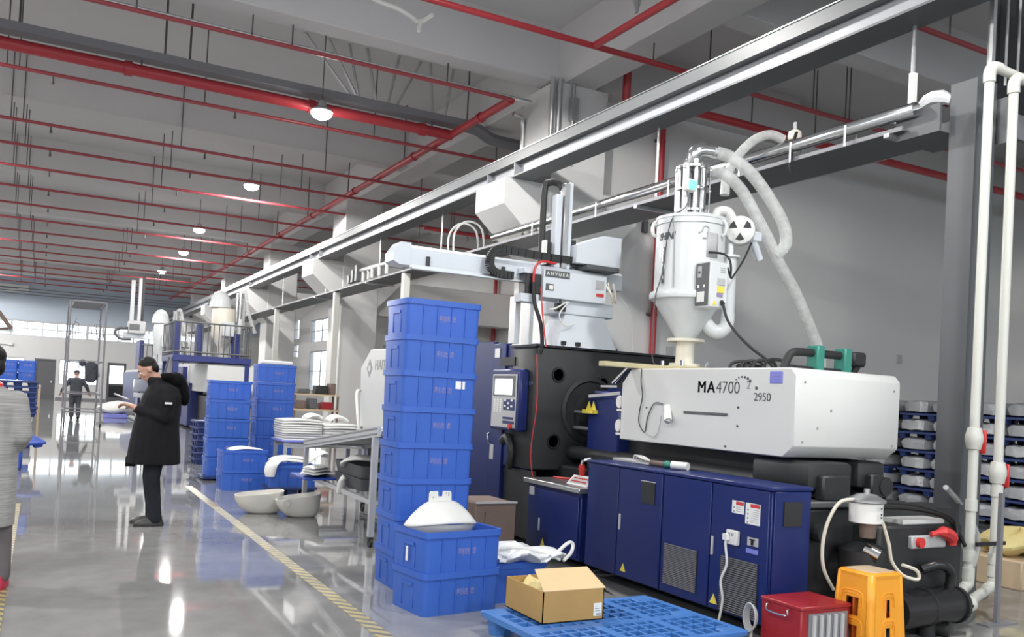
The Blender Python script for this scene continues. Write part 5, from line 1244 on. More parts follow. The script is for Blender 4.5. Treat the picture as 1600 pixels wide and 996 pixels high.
for s in range(3):
    o = bundle_mesh(1.08, .54, .20, s + 3).done('wrapped_bundle', 'plastic_wrap', ang=25); tag(o, 'white wrapped bundle', 'bundle', 'white wrapped bundles'); bprot.append(o)
stk = ['first stack behind the grey post', 'second stack beyond the white cover', 'third stack beyond the white cover', 'stack between post and white pipes', 'stack beyond the white pipes']
first_p = True; ui = 0
for si, (sy, nl, nm) in enumerate(((8.95, 6, 'stack right behind the grey post'), (10.2, 6, 'stack beside the white cover'), (11.5, 6, 'stack hidden deepest by the white cover'), (7.75, 6, 'stack seen past the white downpipes'))):
    for lv in range(nl):
        z = lv * .298
        lab = '%s navy pallet from the floor in the %s' % (ORD[lv], nm)
        if first_p:
            bp0.location = (12.85, sy, z); bp0['label'] = lab; first_p = False
        else:
            dup(bp0, (12.85 + random.uniform(-.03, .03), sy + random.uniform(-.03, .03), z), random.uniform(-.03, .03), lab)
        for side in (-1, 1):
            src = bprot[ui % 3]
            o = src if ui < 3 else src.copy()
            if ui >= 3: COL.objects.link(o)
            o.location = (12.84 + random.uniform(-.04, .04), sy + side * .27, z + .111); o.rotation_euler = (0, 0, random.uniform(-.05, .05))
            o['label'] = '%s white wrapped bundle, %s layer up in the %s' % ('near' if side < 0 else 'far', ORD[lv], nm)
            ui += 1

# ================================================================ crates and parts in the middle distance
def put(loc, rz, label, group): return dup(BP, loc, rz, label, group)
pz = pallet('pallet', 'navy pallet under the five-crate stack beside the black coat', 'pallet_navy', (2.62, 14.22, 0), 0, L=.75, Wd=.6, H=.06, detailed=False)
for k in range(5):
    put((2.62, 14.25, .06 + k * PITCH * 1.08), R(1 - k * .5), '%s blue crate from the floor in the five-crate stack behind the white parts' % ORD[k], 'five-crate stack')
pz2 = pallet('pallet', 'navy pallet under the taller stack of blue crates', 'pallet_navy', (3.48, 14.95, 0), 0, L=.9, Wd=.7, H=.08, detailed=False)
for k in range(6):
    put((3.48, 14.95, .08 + k * .297), R(-1 + k * .4), '%s blue crate from the floor in the taller six-crate stack' % ORD[k], 'six-crate stack')
tag(B().box(3.25, 3.75, 14.8, 15.1, 1.86, 1.93, bev=.02).done('white_sheet', 'plastic_white'), 'white folded sheet on top of the taller crate stack', 'sheet')
put((2.60, 12.85, 0), R(2), 'blue crate on the floor behind the left white bowl', 'crates of white parts')
put((2.60, 12.85, PITCH), R(3), 'blue crate holding thin white parts behind the left white bowl', 'crates of white parts')
pallet('pallet', 'navy pallet under the crate with the long white moulded parts', 'pallet_navy', (3.07, 11.95, 0), R(-3), L=.66, Wd=.5, H=.15, detailed=False)
put((3.07, 11.95, .152), R(-4), 'blue crate carrying the long white moulded parts', 'crates of white parts')
# stack of navy pallets
pq = pallet('pallet', 'lowest pallet of the low stack beside the navy machine cabinet', 'pallet_navy', (2.78, 16.9, 0), R(4), L=.55, Wd=.55, H=.11, detailed=False, group='low pallet stack behind the coat')
for k in range(1, 7):
    dup(pq, (2.78, 16.9, .115 * k), R(4 + (k % 3) * 2), '%s navy pallet from the floor in the low stack behind the black coat' % ORD[k], 'low pallet stack behind the coat')
# white moulded parts
def moulded(name, label, pts, w, th, group=None, m='plastic_white', roll=0.0):
    """a long curved plastic part: a flat section swept along a path"""
    P = smooth_path(pts, 5); b = B(); rings = []
    for i, p in enumerate(P):
        a = P[max(0, i - 1)]; c = P[min(len(P) - 1, i + 1)]; d = (c - a).normalized()
        s = d.cross(Vector((0, 0, 1))).normalized(); n = s.cross(d)
        q = math.sin(PI * (.12 + .76 * i / (len(P) - 1))) ** .6
        rings.append([p + s * (w * q * math.cos(2 * PI * k / 12)) + n * (th * math.sin(2 * PI * k / 12) - .10 * w * math.cos(2 * PI * k / 12) ** 2) for k in range(12)])
    b.loft(rings)
    return tag(b.done(name, m, ang=50), label, 'moulded part', group)
gmp = 'loose white moulded parts'
moulded('moulded_part', 'long white moulded part draped over the blue crate front edge', [(2.72, 11.62, .30), (2.74, 11.66, .46), (2.86, 11.76, .52), (3.10, 11.85, .50), (3.28, 11.9, .47)], .10, .02, gmp)
moulded('moulded_part', 'white moulded part lying second on the draped one', [(2.78, 11.95, .50), (2.95, 11.98, .545), (3.2, 12.0, .53), (3.32, 12.02, .50)], .11, .018, gmp)
moulded('moulded_part', 'white rounded moulded part leaning beside the conveyor leg', [(3.20, 11.70, .48), (3.28, 11.72, .56), (3.42, 11.75, .63), (3.5, 11.8, .58)], .12, .03, gmp)
moulded('moulded_part', 'thin white moulded part in the crate behind the left bowl', [(2.38, 12.72, .565), (2.55, 12.76, .595), (2.75, 12.8, .59), (2.86, 12.85, .565)], .09, .014, gmp)
moulded('moulded_part', 'thin white moulded part lying deeper in the crate behind the left bowl', [(2.40, 12.95, .565), (2.6, 12.98, .60), (2.82, 13.0, .57)], .08, .014, gmp)

# white bowls on the floor
def bowl(name, label, c, rz, L, Wd, H, tilt, emblem):
    t = thing(name, label, 'bowl', c, rz)
    rings = []
    def sec(f, z, dx): return [Vector((L / 2 * f * math.copysign(abs(math.cos(a)) ** .75, math.cos(a)) + dx, Wd / 2 * f * math.copysign(abs(math.sin(a)) ** .75, math.sin(a)), z + tilt * (math.cos(a)) * f * (z / H))) for a in [2 * PI * k / 28 for k in range(28)]]
    prof = ((.55, 0, .05), (.72, .03, .04), (.88, H * .4, .02), (.97, H * .75, 0), (1.0, H, 0))
    rings = [sec(f, z, d) for f, z, d in prof] + [sec(f * .95, max(z, .02), d) for f, z, d in reversed(prof)]
    b = B().loft(rings, True, True)
    Mx = Matrix.Translation(c) @ Matrix.Rotation(rz, 4, 'Z')
    b.xf(Mx).done('shell', 'plastic_ivory', t, ang=50)
    if emblem:
        e = Vector(emblem)
        e_ = B()
        for rr in (.045, .028):
            e_.tube([Vector((e.x + rr * math.cos(2 * PI * k / 16), e.y - .002, e.z + rr * math.sin(2 * PI * k / 16))) for k in range(17)], .004, seg=5)
        e_.xf(Mx).done('round_emblem', 'label_grey', t)
    return t
bowl('plastic_bowl', 'long white plastic bowl on the floor, the one without emblem', (2.33, 10.42, 0), R(0), .56, .40, .24, .03, None)
bowl('plastic_bowl', 'white plastic bowl on the floor with round emblem on its side', (2.70, 10.08, 0), R(-8), .52, .38, .24, .045, (-.14, -.185, .17))

# inclined conveyor on an aluminium frame
cvr = thing('inclined_conveyor', 'small inclined conveyor on grey aluminium legs with castors', 'conveyor', (3.2, 9.2, 0))
XL, XR = 2.86, 3.60
for x in (XL, XR):
    B().bar((x, 8.0, 0.10), (x, 8.0, 1.06), .055).done('leg', 'alu', cvr, ang=0)
    B().bar((x, 10.42, 0.10), (x, 10.42, .84), .05).done('leg', 'alu', cvr, ang=0)
    for y in (8.0, 10.42):
        B().cyl((x - .015, y, .045), (x + .015, y, .045), .045, seg=14).box(x - .022, x + .022, y - .025, y + .025, .06, .11).done('castor', 'black_rubber', cvr)
    B().bar((x, 8.02, .43), (x, 10.4, .45), .045).done('lower_rail', 'alu', cvr, ang=0)
    B().bar((x, 7.9, 1.12), (x, 10.5, .82), .04, .10).done('side_rail', 'alu', cvr, ang=0)
for y, z in ((8.0, .43), (10.4, .45), (9.2, .44)):
    B().bar((XL, y, z), (XR, y, z), .04).done('cross_rail', 'alu', cvr, ang=0)
B().bar((XL + .37, 7.9, 1.135), (XL + .37, 10.5, .835), .70, .02).done('belt', 'label_grey', cvr, ang=0)
for y, z in ((7.88, 1.125), (10.52, .815)):
    B().cyl((XL, y, z), (XR, y, z), .045, seg=14).done('roller', 'steel_shiny', cvr)
for dz in (.03, -.02):
    B().bar((XL - .024, 7.9, 1.12 + dz), (XL - .024, 10.5, .82 + dz), .006, .012).done('rail_groove', 'duct_grey', cvr, ang=0)
B().prism([(7.82, 1.19), (7.90, 1.19), (8.12, .88), (8.06, .84)], 'x', 2.96, 3.5).done('end_chute', 'plastic_white', cvr, ang=0)
B().box(3.06, 3.2, 7.9, 8.1, .76, .84, bev=.02).done('drive_motor', 'dark_grey_paint', cvr)
gb = 'grey trays under the conveyor'
for k, (z0, z1, m, lab) in enumerate(((.475, .60, 'grey_bin', 'lower dark grey tray standing on the conveyor lower rails'), (.60, .73, 'grey_bin', 'upper dark grey tray under the conveyor belt'))):
    b = B(); b.loft([[Vector((3.20 + x, 8.95 + y, z)) for x, y in rrect(.30 * s - k2, .48 * s - k2, .05, 3)] for s, k2, z in ((.92, 0, z0), (1, 0, z1), (1, .012, z1), (.92, .012, z0 + .02))])
    tag(b.done('tray', m), lab, 'tray', gb)
moulded('moulded_part', 'white moulded part drooping from the dark trays under the conveyor', [(2.92, 9.1, .70), (3.0, 9.0, .78), (3.2, 8.95, .77), (3.4, 8.9, .74)], .16, .03, gmp)
moulded('moulded_part', 'white part end poking out below the dark trays', [(2.84, 9.0, .40), (2.85, 8.98, .47), (2.86, 8.96, .55), (2.88, 8.95, .58)], .05, .03, gmp)
for k in range(3):
    moulded('moulded_part', ['lowest', 'middle', 'topmost'][k] + ' white flat part of three on the shelf at the conveyor far leg', [(2.66, 9.6, .55 + .03 * k), (2.76, 9.7, .56 + .03 * k), (2.9, 9.95, .55 + .03 * k), (3.0, 10.2, .52 + .03 * k)], .16 - .02 * k, .012, gmp)
tag(B().box(2.62, 3.02, 9.55, 10.2, .475, .50, bev=.005).done('shelf_board', 'crate_blue_dark'), 'blue board on the conveyor rails under three white flat parts', 'board')
tag(B().tube([(2.98, 8.05, .78), (3.02, 7.98, .70), (2.98, 7.9, .60), (3.02, 7.9, .40), (3.04, 7.9, .15), (3.03, 7.9, .008), (3.02, 7.6, .008)], .008, seg=6, smooth=5).done('cable', 'black_rubber'), 'thin black cable hanging at the conveyor drive end', 'cable')

# work table with white sheets
tb_ = thing('work_table', 'work table with a purple blue top stacked with white sheets', 'table', (3.6, 12.9, 0))
B().box(3.10, 4.35, 12.6, 13.3, .70, .73, bev=.006).done('table_top', 'table_blue', tb_)
for x in (3.16, 4.29):
    for y in (12.66, 13.24):
        B().box(x - .025, x + .025, y - .025, y + .025, 0, .70).done('leg', 'alu', tb_, ang=0)
B().box(3.16, 4.29, 12.64, 12.68, .62, .68).box(3.16, 4.29, 13.22, 13.26, .62, .68).done('apron', 'alu', tb_, ang=0)
def sheet_stack(x0, x1, y0, y1, n, dz, nm, grp):
    for k in range(n):
        e = random.uniform(-.012, .012)
        b = B()
        b.grid(lambda u, v: Vector((x0 + e + (x1 - x0) * u, y0 + e + (y1 - y0) * v, .731 + dz * k + .006 + .018 * (k / n) * math.cos(PI * (u - .5)) * (1 if k > n - 3 else .3))), 8, 4)
        tag(b.done('plastic_sheet', 'plastic_white', ang=40, solid=dz * .8), '%s white sheet from the table top in the %s' % (ORD[k] if k < 9 else 'topmost', nm), 'sheet', grp)
sheet_stack(3.11, 3.68, 12.62, 13.2, 9, .034, 'taller sheet pile', 'taller pile of white sheets')
sheet_stack(3.72, 4.34, 12.62, 13.2, 7, .036, 'lower sheet pile', 'lower pile of white sheets')
moulded('moulded_part', 'crumpled white part on top of the taller sheet pile', [(3.45, 12.8, 1.06), (3.55, 12.85, 1.10), (3.66, 12.9, 1.09), (3.75, 12.9, 1.05)], .10, .03, gmp)
moulded('moulded_part', 'crumpled white part on top of the lower sheet pile', [(3.80, 12.8, 1.02), (3.9, 12.85, 1.09), (4.05, 12.9, 1.07), (4.15, 12.9, 1.02)], .10, .03, gmp)
# ================================================================ people
def limb(b, pts, rs, seg=12):
    """tapering limb through joints, rounded at each joint"""
    for (p, q), (r, t) in zip(zip(pts[:-1], pts[1:]), zip(rs[:-1], rs[1:])):
        b.cyl(p, q, r, t, seg=seg)
    for p, r in zip(pts, rs): b.ball(p, r, 12, 8)
    return b
def ellipse_loft(b, rings, n=20, e=2.3):
    out = []
    for z, yc, xc, hx, hy in rings:
        ring = []
        for k in range(n):
            a = 2 * PI * k / n; c, s = math.cos(a), math.sin(a)
            rr = (abs(c) ** e + abs(s) ** e) ** (-1 / e)
            ring.append(Vector((xc + hx * rr * c, yc + hy * rr * s, z)))
        out.append(ring)
    b.loft(out); return b
def hand(b, wrist, d, up_, side, curl=.5, s=1.0):
    """palm, four unequal fingers and a thumb; d points along the hand, up_ out of its back"""
    w = Vector(wrist); d = Vector(d).normalized(); u = Vector(up_); u = (u - d * u.dot(d)).normalized(); x = d.cross(u) * side
    for t in (-1, -.33, .33, 1):
        b.cyl(w + x * .012 * t, w + d * .085 * s + x * .030 * t, .016 * s, .0135 * s, seg=8)
    for t, L in ((-1, .060), (-.33, .072), (.33, .078), (1, .068)):
        p0 = w + d * .085 * s + x * .030 * t; a = curl * .9
        p1 = p0 + (d * math.cos(a * .5) - u * math.sin(a * .5)) * L * .5 * s
        p2 = p1 + (d * math.cos(a * 1.4) - u * math.sin(a * 1.4)) * L * .32 * s
        p3 = p2 + (d * math.cos(a * 2.2) - u * math.sin(a * 2.2)) * L * .22 * s
        limb(b, [p0, p1, p2, p3], [.0105 * s, .0095 * s, .0088 * s, .0075 * s], 8)
    q0 = w + d * .025 * s + x * .024; q1 = q0 + (d * .6 + x * .75 - u * .25) * .042 * s; q2 = q1 + (d * .9 + x * .2 - u * .35) * .034 * s
    limb(b, [q0, q1, q2], [.0135 * s, .012 * s, .009 * s], 8)
def head(b, c, pitch, yaw=0.0, s=1.0):
    """skull, jaw, nose, brow, lips, chin and ears round the centre c; faces +y before turning"""
    Mh = Matrix.Translation(c) @ Matrix.Rotation(yaw, 4, 'Z') @ Matrix.Rotation(pitch, 4, 'X')
    def P(x, y, z): return Mh @ Vector((x * s, y * s, z * s))
    M3 = Mh.to_3x3()
    b.ball(P(0, -.010, .030), (.077 * s, .096 * s, .088 * s), 20, 14, M3)
    b.ball(P(0, .022, -.012), (.064 * s, .072 * s, .085 * s), 18, 12, M3)
    b.ball(P(0, .045, -.078), (.042 * s, .040 * s, .032 * s), 14, 10, M3)      # jaw, chin
    b.ball(P(0, .070, .022), (.050 * s, .022 * s, .014 * s), 12, 8, M3)        # brow
    b.cyl(P(0, .088, .010), P(0, .112, -.028), .008 * s, .015 * s, seg=8); b.ball(P(0, .110, -.030), .0135 * s, 10, 7)   # nose
    b.ball(P(0, .086, -.056), (.024 * s, .012 * s, .006 * s), 10, 7, M3)       # lips
    b.ball(P(0, .083, -.066), (.020 * s, .012 * s, .006 * s), 10, 7, M3)
    for sx in (-1, 1):
        b.ball(P(sx * .040, .062, -.030), (.022 * s, .020 * s, .024 * s), 10, 7, M3)   # cheek
        b.ball(P(sx * .078, -.004, -.008), (.012 * s, .020 * s, .032 * s), 10, 7, M3)  # ear
    return P, M3, Mh
def eyes(P, M3, root, s=1.0):
    for sx in (-1, 1):
        B().ball(P(sx * .032, .083, .0), .011 * s, 10, 7).done('eye', 'label_white', root, remesh=0)
        B().ball(P(sx * .032, .0915, -.001), .0055 * s, 8, 6).done('pupil', 'hair_black', root)
        B().ball(P(sx * .032, .089, .024), (.018 * s, .006 * s, .004 * s), 8, 5, M3).done('eyebrow', 'hair_black', root)

# ---- man in the black parka, looking at the phone in his hands
man = None
def person(label, loc, rotz, b, voxel, m='skin'):
    bmesh.ops.recalc_face_normals(b.bm, faces=b.bm.faces)
    me = bpy.data.meshes.new('person'); b.bm.to_mesh(me); b.bm.free(); me.materials.append(MATS[m])
    o = bpy.data.objects.new('person', me); COL.objects.link(o)
    o.location = loc; o.rotation_euler = (0, 0, rotz)
    md = o.modifiers.new('remesh', 'REMESH'); md.mode = 'VOXEL'; md.voxel_size = voxel; md.use_smooth_shade = True
    md = o.modifiers.new('smooth', 'SMOOTH'); md.iterations = 2; md.factor = .4
    return tag(o, label, 'person')
b = B()
hc = Vector((0, .135, 1.605))
P, M3, Mh = head(b, hc, R(-33))
limb(b, [(0, .0, 1.42), (0, .05, 1.50), (0, .10, 1.57)], [.075, .062, .058])
ellipse_loft(b, [(.86, .0, 0, .16, .12), (1.0, .0, 0, .17, .12), (1.2, .0, 0, .17, .12), (1.38, -.02, 0, .19, .11), (1.44, -.01, 0, .12, .09)])
for sx in (-1, 1):
    limb(b, [(sx * .19, -.02, 1.38), (sx * .255, -.03, 1.13), (sx * .115, .20, 1.19), (sx * .085, .255, 1.215)], [.055, .045, .035, .028])
    hand(b, (sx * .080, .262, 1.218), (-.35 * sx, .93, .22), (-.25 * sx, -.15, 1) if sx < 0 else (.25, -.15, 1), 1 if sx < 0 else -1, .75)
    limb(b, [(sx * .09, .01, .90), (sx * .095, .04, .50), (sx * .10, .0, .10)], [.085, .058, .042])
    limb(b, [(sx * .10, -.02, .06), (sx * .105, .11, .035)], [.034, .022])
man = person('man in a black hooded parka and dark jeans looking down at his hands', (1.10, 9.72, 0), R(90), b, .0075)
eyes(P, M3, man) if False else None
def child(b, name, m, root, voxel, ang=40):
    o = b.done(name, m, root, local=True, remesh=voxel, ang=ang); return o
for sx in (-1, 1):
    B().ball(P(sx * .032, .083, .0), .011, 10, 7).done('eye', 'label_white', man, local=True)
    B().ball(P(sx * .032, .0905, -.001), .006, 8, 6).done('pupil', 'hair_black', man, local=True)
    B().ball(P(sx * .033, .090, .026), (.019, .006, .005), 8, 5, M3).done('eyebrow', 'hair_black', man, local=True)
b = B()
b.ball(P(0, -.020, .050), (.081, .094, .078), 20, 12, M3).ball(P(0, -.058, -.005), (.077, .052, .072), 16, 10, M3)
child(b, 'hair', 'hair_black', man, .007)
# parka: body, sleeves, collar; fur-trimmed hood lies on the back
b = B()
ellipse_loft(b, [(.635, .03, 0, .275, .262), (.80, .03, 0, .27, .25), (1.0, .025, 0, .262, .225), (1.2, .005, 0, .258, .205), (1.34, -.02, 0, .255, .19), (1.43, -.03, 0, .20, .155), (1.50, .0, 0, .11, .11)])
b.box(-.02, .02, .20, .30, .60, .70)
for sx in (-1, 1):
    limb(b, [(sx * .20, -.03, 1.385), (sx * .262, -.035, 1.26), (sx * .268, -.03, 1.135), (sx * .20, .09, 1.155), (sx * .115, .205, 1.19)], [.088, .082, .074, .064, .050])
ellipse_loft(b, [(1.45, .015, 0, .115, .115), (1.52, .045, 0, .098, .10), (1.53, .045, 0, .07, .07)])
parka = child(b, 'parka', 'cloth_black', man, .012)
b = B().ball((0, -.135, 1.50), (.165, .105, .095), 18, 12).ball((0, -.20, 1.40), (.14, .075, .13), 18, 12).ball((-.10, -.06, 1.535), (.06, .08, .05), 12, 8).ball((.10, -.06, 1.535), (.06, .08, .05), 12, 8)
b.ball((0, -.24, 1.33), (.10, .05, .09), 14, 9)
child(b, 'hood', 'cloth_fur', man, .012)
B().box(-.3525, -.347, -.075, -.005, 1.262, 1.282).done('sleeve_patch', 'label_white', man, local=True, ang=0)
B().box(-.350, -.342, -.09, .02, 1.24, 1.30, bev=.003).done('sleeve_pocket', 'cloth_black', man, local=True, ang=0)
b = B()
for sx in (-1, 1):
    limb(b, [(sx * .095, .01, .88), (sx * .098, .045, .50), (sx * .10, .01, .20), (sx * .10, .0, .075)], [.105, .078, .068, .072])
ellipse_loft(b, [(.80, .01, 0, .17, .13), (.98, .01, 0, .18, .13)])
child(b, 'trousers', 'cloth_jeans', man, .012)
for sx, dy in ((-1, 0.0), (1, .015)):
    b = B(); ellipse_loft(b, [(.0, .055 + dy, sx * .105, .048, .150), (.03, .055 + dy, sx * .105, .048, .148), (.055, .045 + dy, sx * .105, .043, .125), (.085, -.01 + dy, sx * .102, .040, .065), (.11, -.02 + dy, sx * .10, .038, .05)], 18)
    child(b, 'shoe', 'leather_dark', man, .008)
# the phone and folded paper he holds (things of their own)
Mm = Matrix.Translation((1.10, 9.72, 0)) @ Matrix.Rotation(R(90), 4, 'Z')
Mp = Mm @ Matrix.Translation((-.005, .375, 1.262)) @ Matrix.Rotation(R(35), 4, 'X')
b = B().grid(lambda u, v: Vector((-.075 + .15 * u, .30 + .14 * v, 1.285 + .055 * v + .008 * math.sin(6 * u))), 6, 4).xf(Mm)
tag(b.done('folded_paper', 'plastic_white', solid=.002), 'white folded paper held in both hands by the man in the parka', 'paper')

# ---- person in the grey tweed coat, cut by the picture's edge, seen from behind
b = B()
P, M3, Mh = head(b, Vector((0, .02, 1.56)), R(-4), R(8))
limb(b, [(0, -.02, 1.36), (0, .0, 1.48)], [.07, .055])
ellipse_loft(b, [(.80, 0, 0, .16, .12), (1.1, 0, 0, .16, .12), (1.33, -.01, 0, .18, .11), (1.39, -.01, 0, .10, .08)])
for sx in (-1, 1):
    limb(b, [(sx * .17, -.01, 1.31), (sx * .222, -.05, 1.06), (sx * .17, .12, .98)], [.05, .042, .032])
    hand(b, (sx * .165, .13, .98), (-.3 * sx, .9, .1), (0, -.1, 1), 1 if sx < 0 else -1, .6)
    limb(b, [(sx * .10, .0, .85), (sx * .12, .02, .46), (sx * .13, -.01, .09)], [.08, .054, .04])
    limb(b, [(sx * .13, -.03, .06), (sx * .135, .08, .04)], [.034, .026])
lp = person('person in a grey tweed coat and red shoes, seen from behind', (-.315, 7.0, 0), R(-6), b, .011)
for sx in (-1, 1):
    B().ball(P(sx * .032, .085, .0), .011, 10, 7).done('eye', 'label_white', lp, local=True)
b = B().ball(P(0, -.02, .045), (.095, .108, .092), 20, 12, M3).ball(P(0, -.055, -.03), (.092, .075, .085), 16, 10, M3)
child(b, 'hair', 'hair_black', lp, .010)
b = B()
ellipse_loft(b, [(.44, .0, 0, .205, .19), (.62, .0, 0, .207, .185), (.85, .0, 0, .207, .175), (1.1, -.01, 0, .203, .16), (1.26, -.02, 0, .205, .15), (1.345, -.02, 0, .16, .125), (1.40, -.01, 0, .10, .095)])
for sx in (-1, 1):
    limb(b, [(sx * .175, -.02, 1.30), (sx * .225, -.06, 1.07), (sx * .185, .10, .985)], [.080, .068, .052])
child(b, 'coat', 'tweed', lp, .012)
b = B(); ellipse_loft(b, [(1.37, -.005, 0, .095, .09), (1.425, .0, 0, .085, .08), (1.44, .0, 0, .06, .06)])
child(b, 'red_collar', 'valve_red', lp, .010)
b = B()
for sx in (-1, 1): limb(b, [(sx * .10, .0, .84), (sx * .12, .02, .46), (sx * .132, -.01, .10)], [.095, .074, .072])
ellipse_loft(b, [(.78, .0, 0, .17, .13), (.92, .0, 0, .17, .13)])
child(b, 'trousers', 'cloth_trouser_grey', lp, .012)
for sx in (-1, 1):
    b = B(); ellipse_loft(b, [(.0, .04, sx * .135, .052, .145), (.04, .04, sx * .135, .052, .143), (.075, .02, sx * .133, .045, .11), (.10, -.03, sx * .132, .040, .055)], 18)
    child(b, 'shoe', 'shoe_red', lp, .009)

# ---- worker far down the aisle, walking away with both arms spread
b = B()
P, M3, Mh = head(b, Vector((0, .03, 1.58)), R(-12))
limb(b, [(0, -.01, 1.40), (0, .02, 1.50)], [.07, .058])
ellipse_loft(b, [(.86, .0, 0, .16, .12), (1.1, .01, 0, .165, .125), (1.34, .0, 0, .19, .12), (1.42, .0, 0, .11, .09)])
for sx in (-1, 1):
    limb(b, [(sx * .19, .0, 1.35), (sx * .33, .04, 1.13), (sx * .44, .16, .92)], [.055, .045, .035])
    hand(b, (sx * .445, .165, .91), (.3 * sx, .5, -.7), (0, .8, .5), 1 if sx < 0 else -1, .6)
limb(b, [(-.09, .0, .90), (-.10, .05, .50), (-.10, .0, .09)], [.09, .062, .045]); limb(b, [(-.10, .0, .06), (-.10, .1, .04)], [.036, .026])
limb(b, [(.09, .0, .90), (.10, .03, .50), (.09, -.22, .14)], [.09, .062, .045]); limb(b, [(.09, -.24, .13), (.095, -.17, .07)], [.036, .026])
wk = person('worker in dark grey overalls and cap walking away beneath the scaffold', (1.08, 33.9, 0), R(3), b, .016)
b = B().ball(P(0, -.01, .05), (.092, .105, .085), 18, 10, M3).ball(P(0, .10, .06), (.06, .05, .012), 12, 7, M3)
child(b, 'cap', 'cloth_grey', wk, .014)
b = B()
ellipse_loft(b, [(.80, .0, 0, .19, .15), (1.0, .0, 0, .195, .15), (1.2, .01, 0, .20, .155), (1.36, .0, 0, .205, .14), (1.44, .0, 0, .12, .10)])
for sx in (-1, 1): limb(b, [(sx * .19, .0, 1.36), (sx * .33, .04, 1.14), (sx * .43, .15, .94)], [.078, .066, .052])
limb(b, [(-.095, .0, .88), (-.10, .05, .50), (-.10, .0, .12)], [.115, .085, .075]); limb(b, [(.095, .0, .88), (.10, .03, .50), (.09, -.20, .17)], [.115, .085, .075])
child(b, 'overalls', 'cloth_grey', wk, .016)
for sx, y, z, p in ((-1, .04, .0, 0), (1, -.21, .05, -.5)):
    b = B(); ellipse_loft(b, [(.0, .03, 0, .05, .14), (.04, .03, 0, .05, .138), (.08, .0, 0, .042, .09), (.11, -.03, 0, .04, .055)], 16)
    b.xf(Matrix.Translation((sx * .1, y, z)) @ Matrix.Rotation(p, 4, 'X')); child(b, 'shoe', 'leather_dark', wk, .014)
# ================================================================ far machines, scaffold, stacks on the other side
sf = thing('scaffold_tower', 'tall thin mobile scaffold tower in the aisle before the far wall', 'scaffold', (1.12, 30.0, 0))
sx0, sx1, sy0, sy1 = .64, 1.60, 28.6, 31.4
for x in (sx0, sx1):
    for y in (sy0, sy1):
        B().cyl((x, y, .12), (x, y, 3.72), .028, seg=8).done('standard', 'duct_grey', sf)
        B().cyl((x - .02, y, .06), (x + .02, y, .06), .06, seg=12).done('castor', 'black_rubber', sf)
for z in (.45, .98, 1.95, 3.70):
    for y in (sy0, sy1):
        B().cyl((sx0, y, z), (sx1, y, z), .022, seg=6).done('ledger', 'duct_grey', sf)
    for x in (sx0, sx1):
        B().cyl((x, sy0, z), (x, sy1, z), .022, seg=6).done('ledger', 'duct_grey', sf)
for x, e in ((sx0, 1), (sx1, -1)):
    for y in (sy0, sy1):
        B().tube([(x, y, 2.75), (x + .24 * e, y, 2.75), (x + .24 * e, y, 3.05), (x + .12 * e, y, 3.1)], .014, seg=6).done('guard_bracket', 'duct_grey', sf)
        B().cyl((x, y, 2.6), (x + .18 * e, y, 3.2), .012, seg=6).done('guard_bracket', 'duct_grey', sf)
B().box(sx0 + .1, sx1 - .05, sy0 + .05, sy1 - .05, 3.72, 3.75).done('platform', 'duct_grey', sf, ang=0)
for x in (sx0, sx1):
    B().cyl((x, sy0, .45), (x, sy1, 1.95), .012, seg=6).done('brace', 'duct_grey', sf)
jb = B()
jb.loft([[Vector((1.40 + x, 31.36 + y, z)) for x, y in rrect(w, .09, .06, 3)] for w, z in ((.10, 1.32), (.17, 1.40), (.18, 1.70), (.20, 1.88), (.12, 1.96), (.05, 2.0))])
jb.ball((1.14, 31.36, 1.93), (.10, .10, .12), 12, 8).cyl((1.55, 31.36, 1.86), (1.62, 31.34, 1.50), .07, .05, seg=10)
jk = tag(jb.done('hanging_jacket', 'cloth_grey'), 'dark jacket and cap hanging over the scaffold bar behind the worker', 'jacket')

bgs = thing('covered_heap', 'low heap under a white cover on the floor right of the scaffold', 'heap', (2.55, 36, 0))
B().grid(lambda u, v: Vector((2.6 + .75 * math.sin(PI * v) ** .6 * math.cos(2 * PI * u) * (1 + .08 * math.sin(10 * PI * u)), 36 + .5 * math.sin(PI * v) ** .6 * math.sin(2 * PI * u), .08 + .52 * (1 - v) + .05 * math.sin(8 * PI * u))), 28, 10, closed_u=True).done('cover_sheet', 'plastic_white', bgs, ang=30)
B().box(2.1, 2.9, 35.5, 36.1, .0, .16, bev=.02).done('blue_base', 'table_blue', bgs)

# far wall fittings
ac = thing('air_conditioner', 'long white unit high on the blue grey far wall', 'air conditioner', (-2.3, 60.8, 6.4))
B().box(-3.9, -.95, 60.55, 60.97, 6.42, 6.86, bev=.03).done('housing', 'plastic_white', ac)
B().box(-3.8, -1.5, 60.53, 60.55, 6.58, 6.68).done('vent', 'duct_grey', ac, ang=0)
for k in range(3):
    tag(B().cyl((-8, 59.4 + .3 * k, 6.55 - .15 * k), (9, 59.4 + .3 * k, 6.55 - .15 * k), .03, seg=6).done('cable_line', 'duct_grey'), ['highest', 'middle', 'lowest'][k] + ' of three thin cable lines before the far wall', 'cable', 'cable lines before the far wall')
tl = thing('tube_light', 'short white tube light on the far wall under the window strip', 'lamp', (-2.3, 60.8, 3.2))
B().cyl((-3.6, 60.9, 3.23), (-1.75, 60.9, 3.23), .05, seg=8).done('tube', 'plastic_white', tl)
B().box(-1.85, -1.65, 60.85, 61, 3.15, 3.3).done('end_cap', 'plastic_white', tl, ang=0)

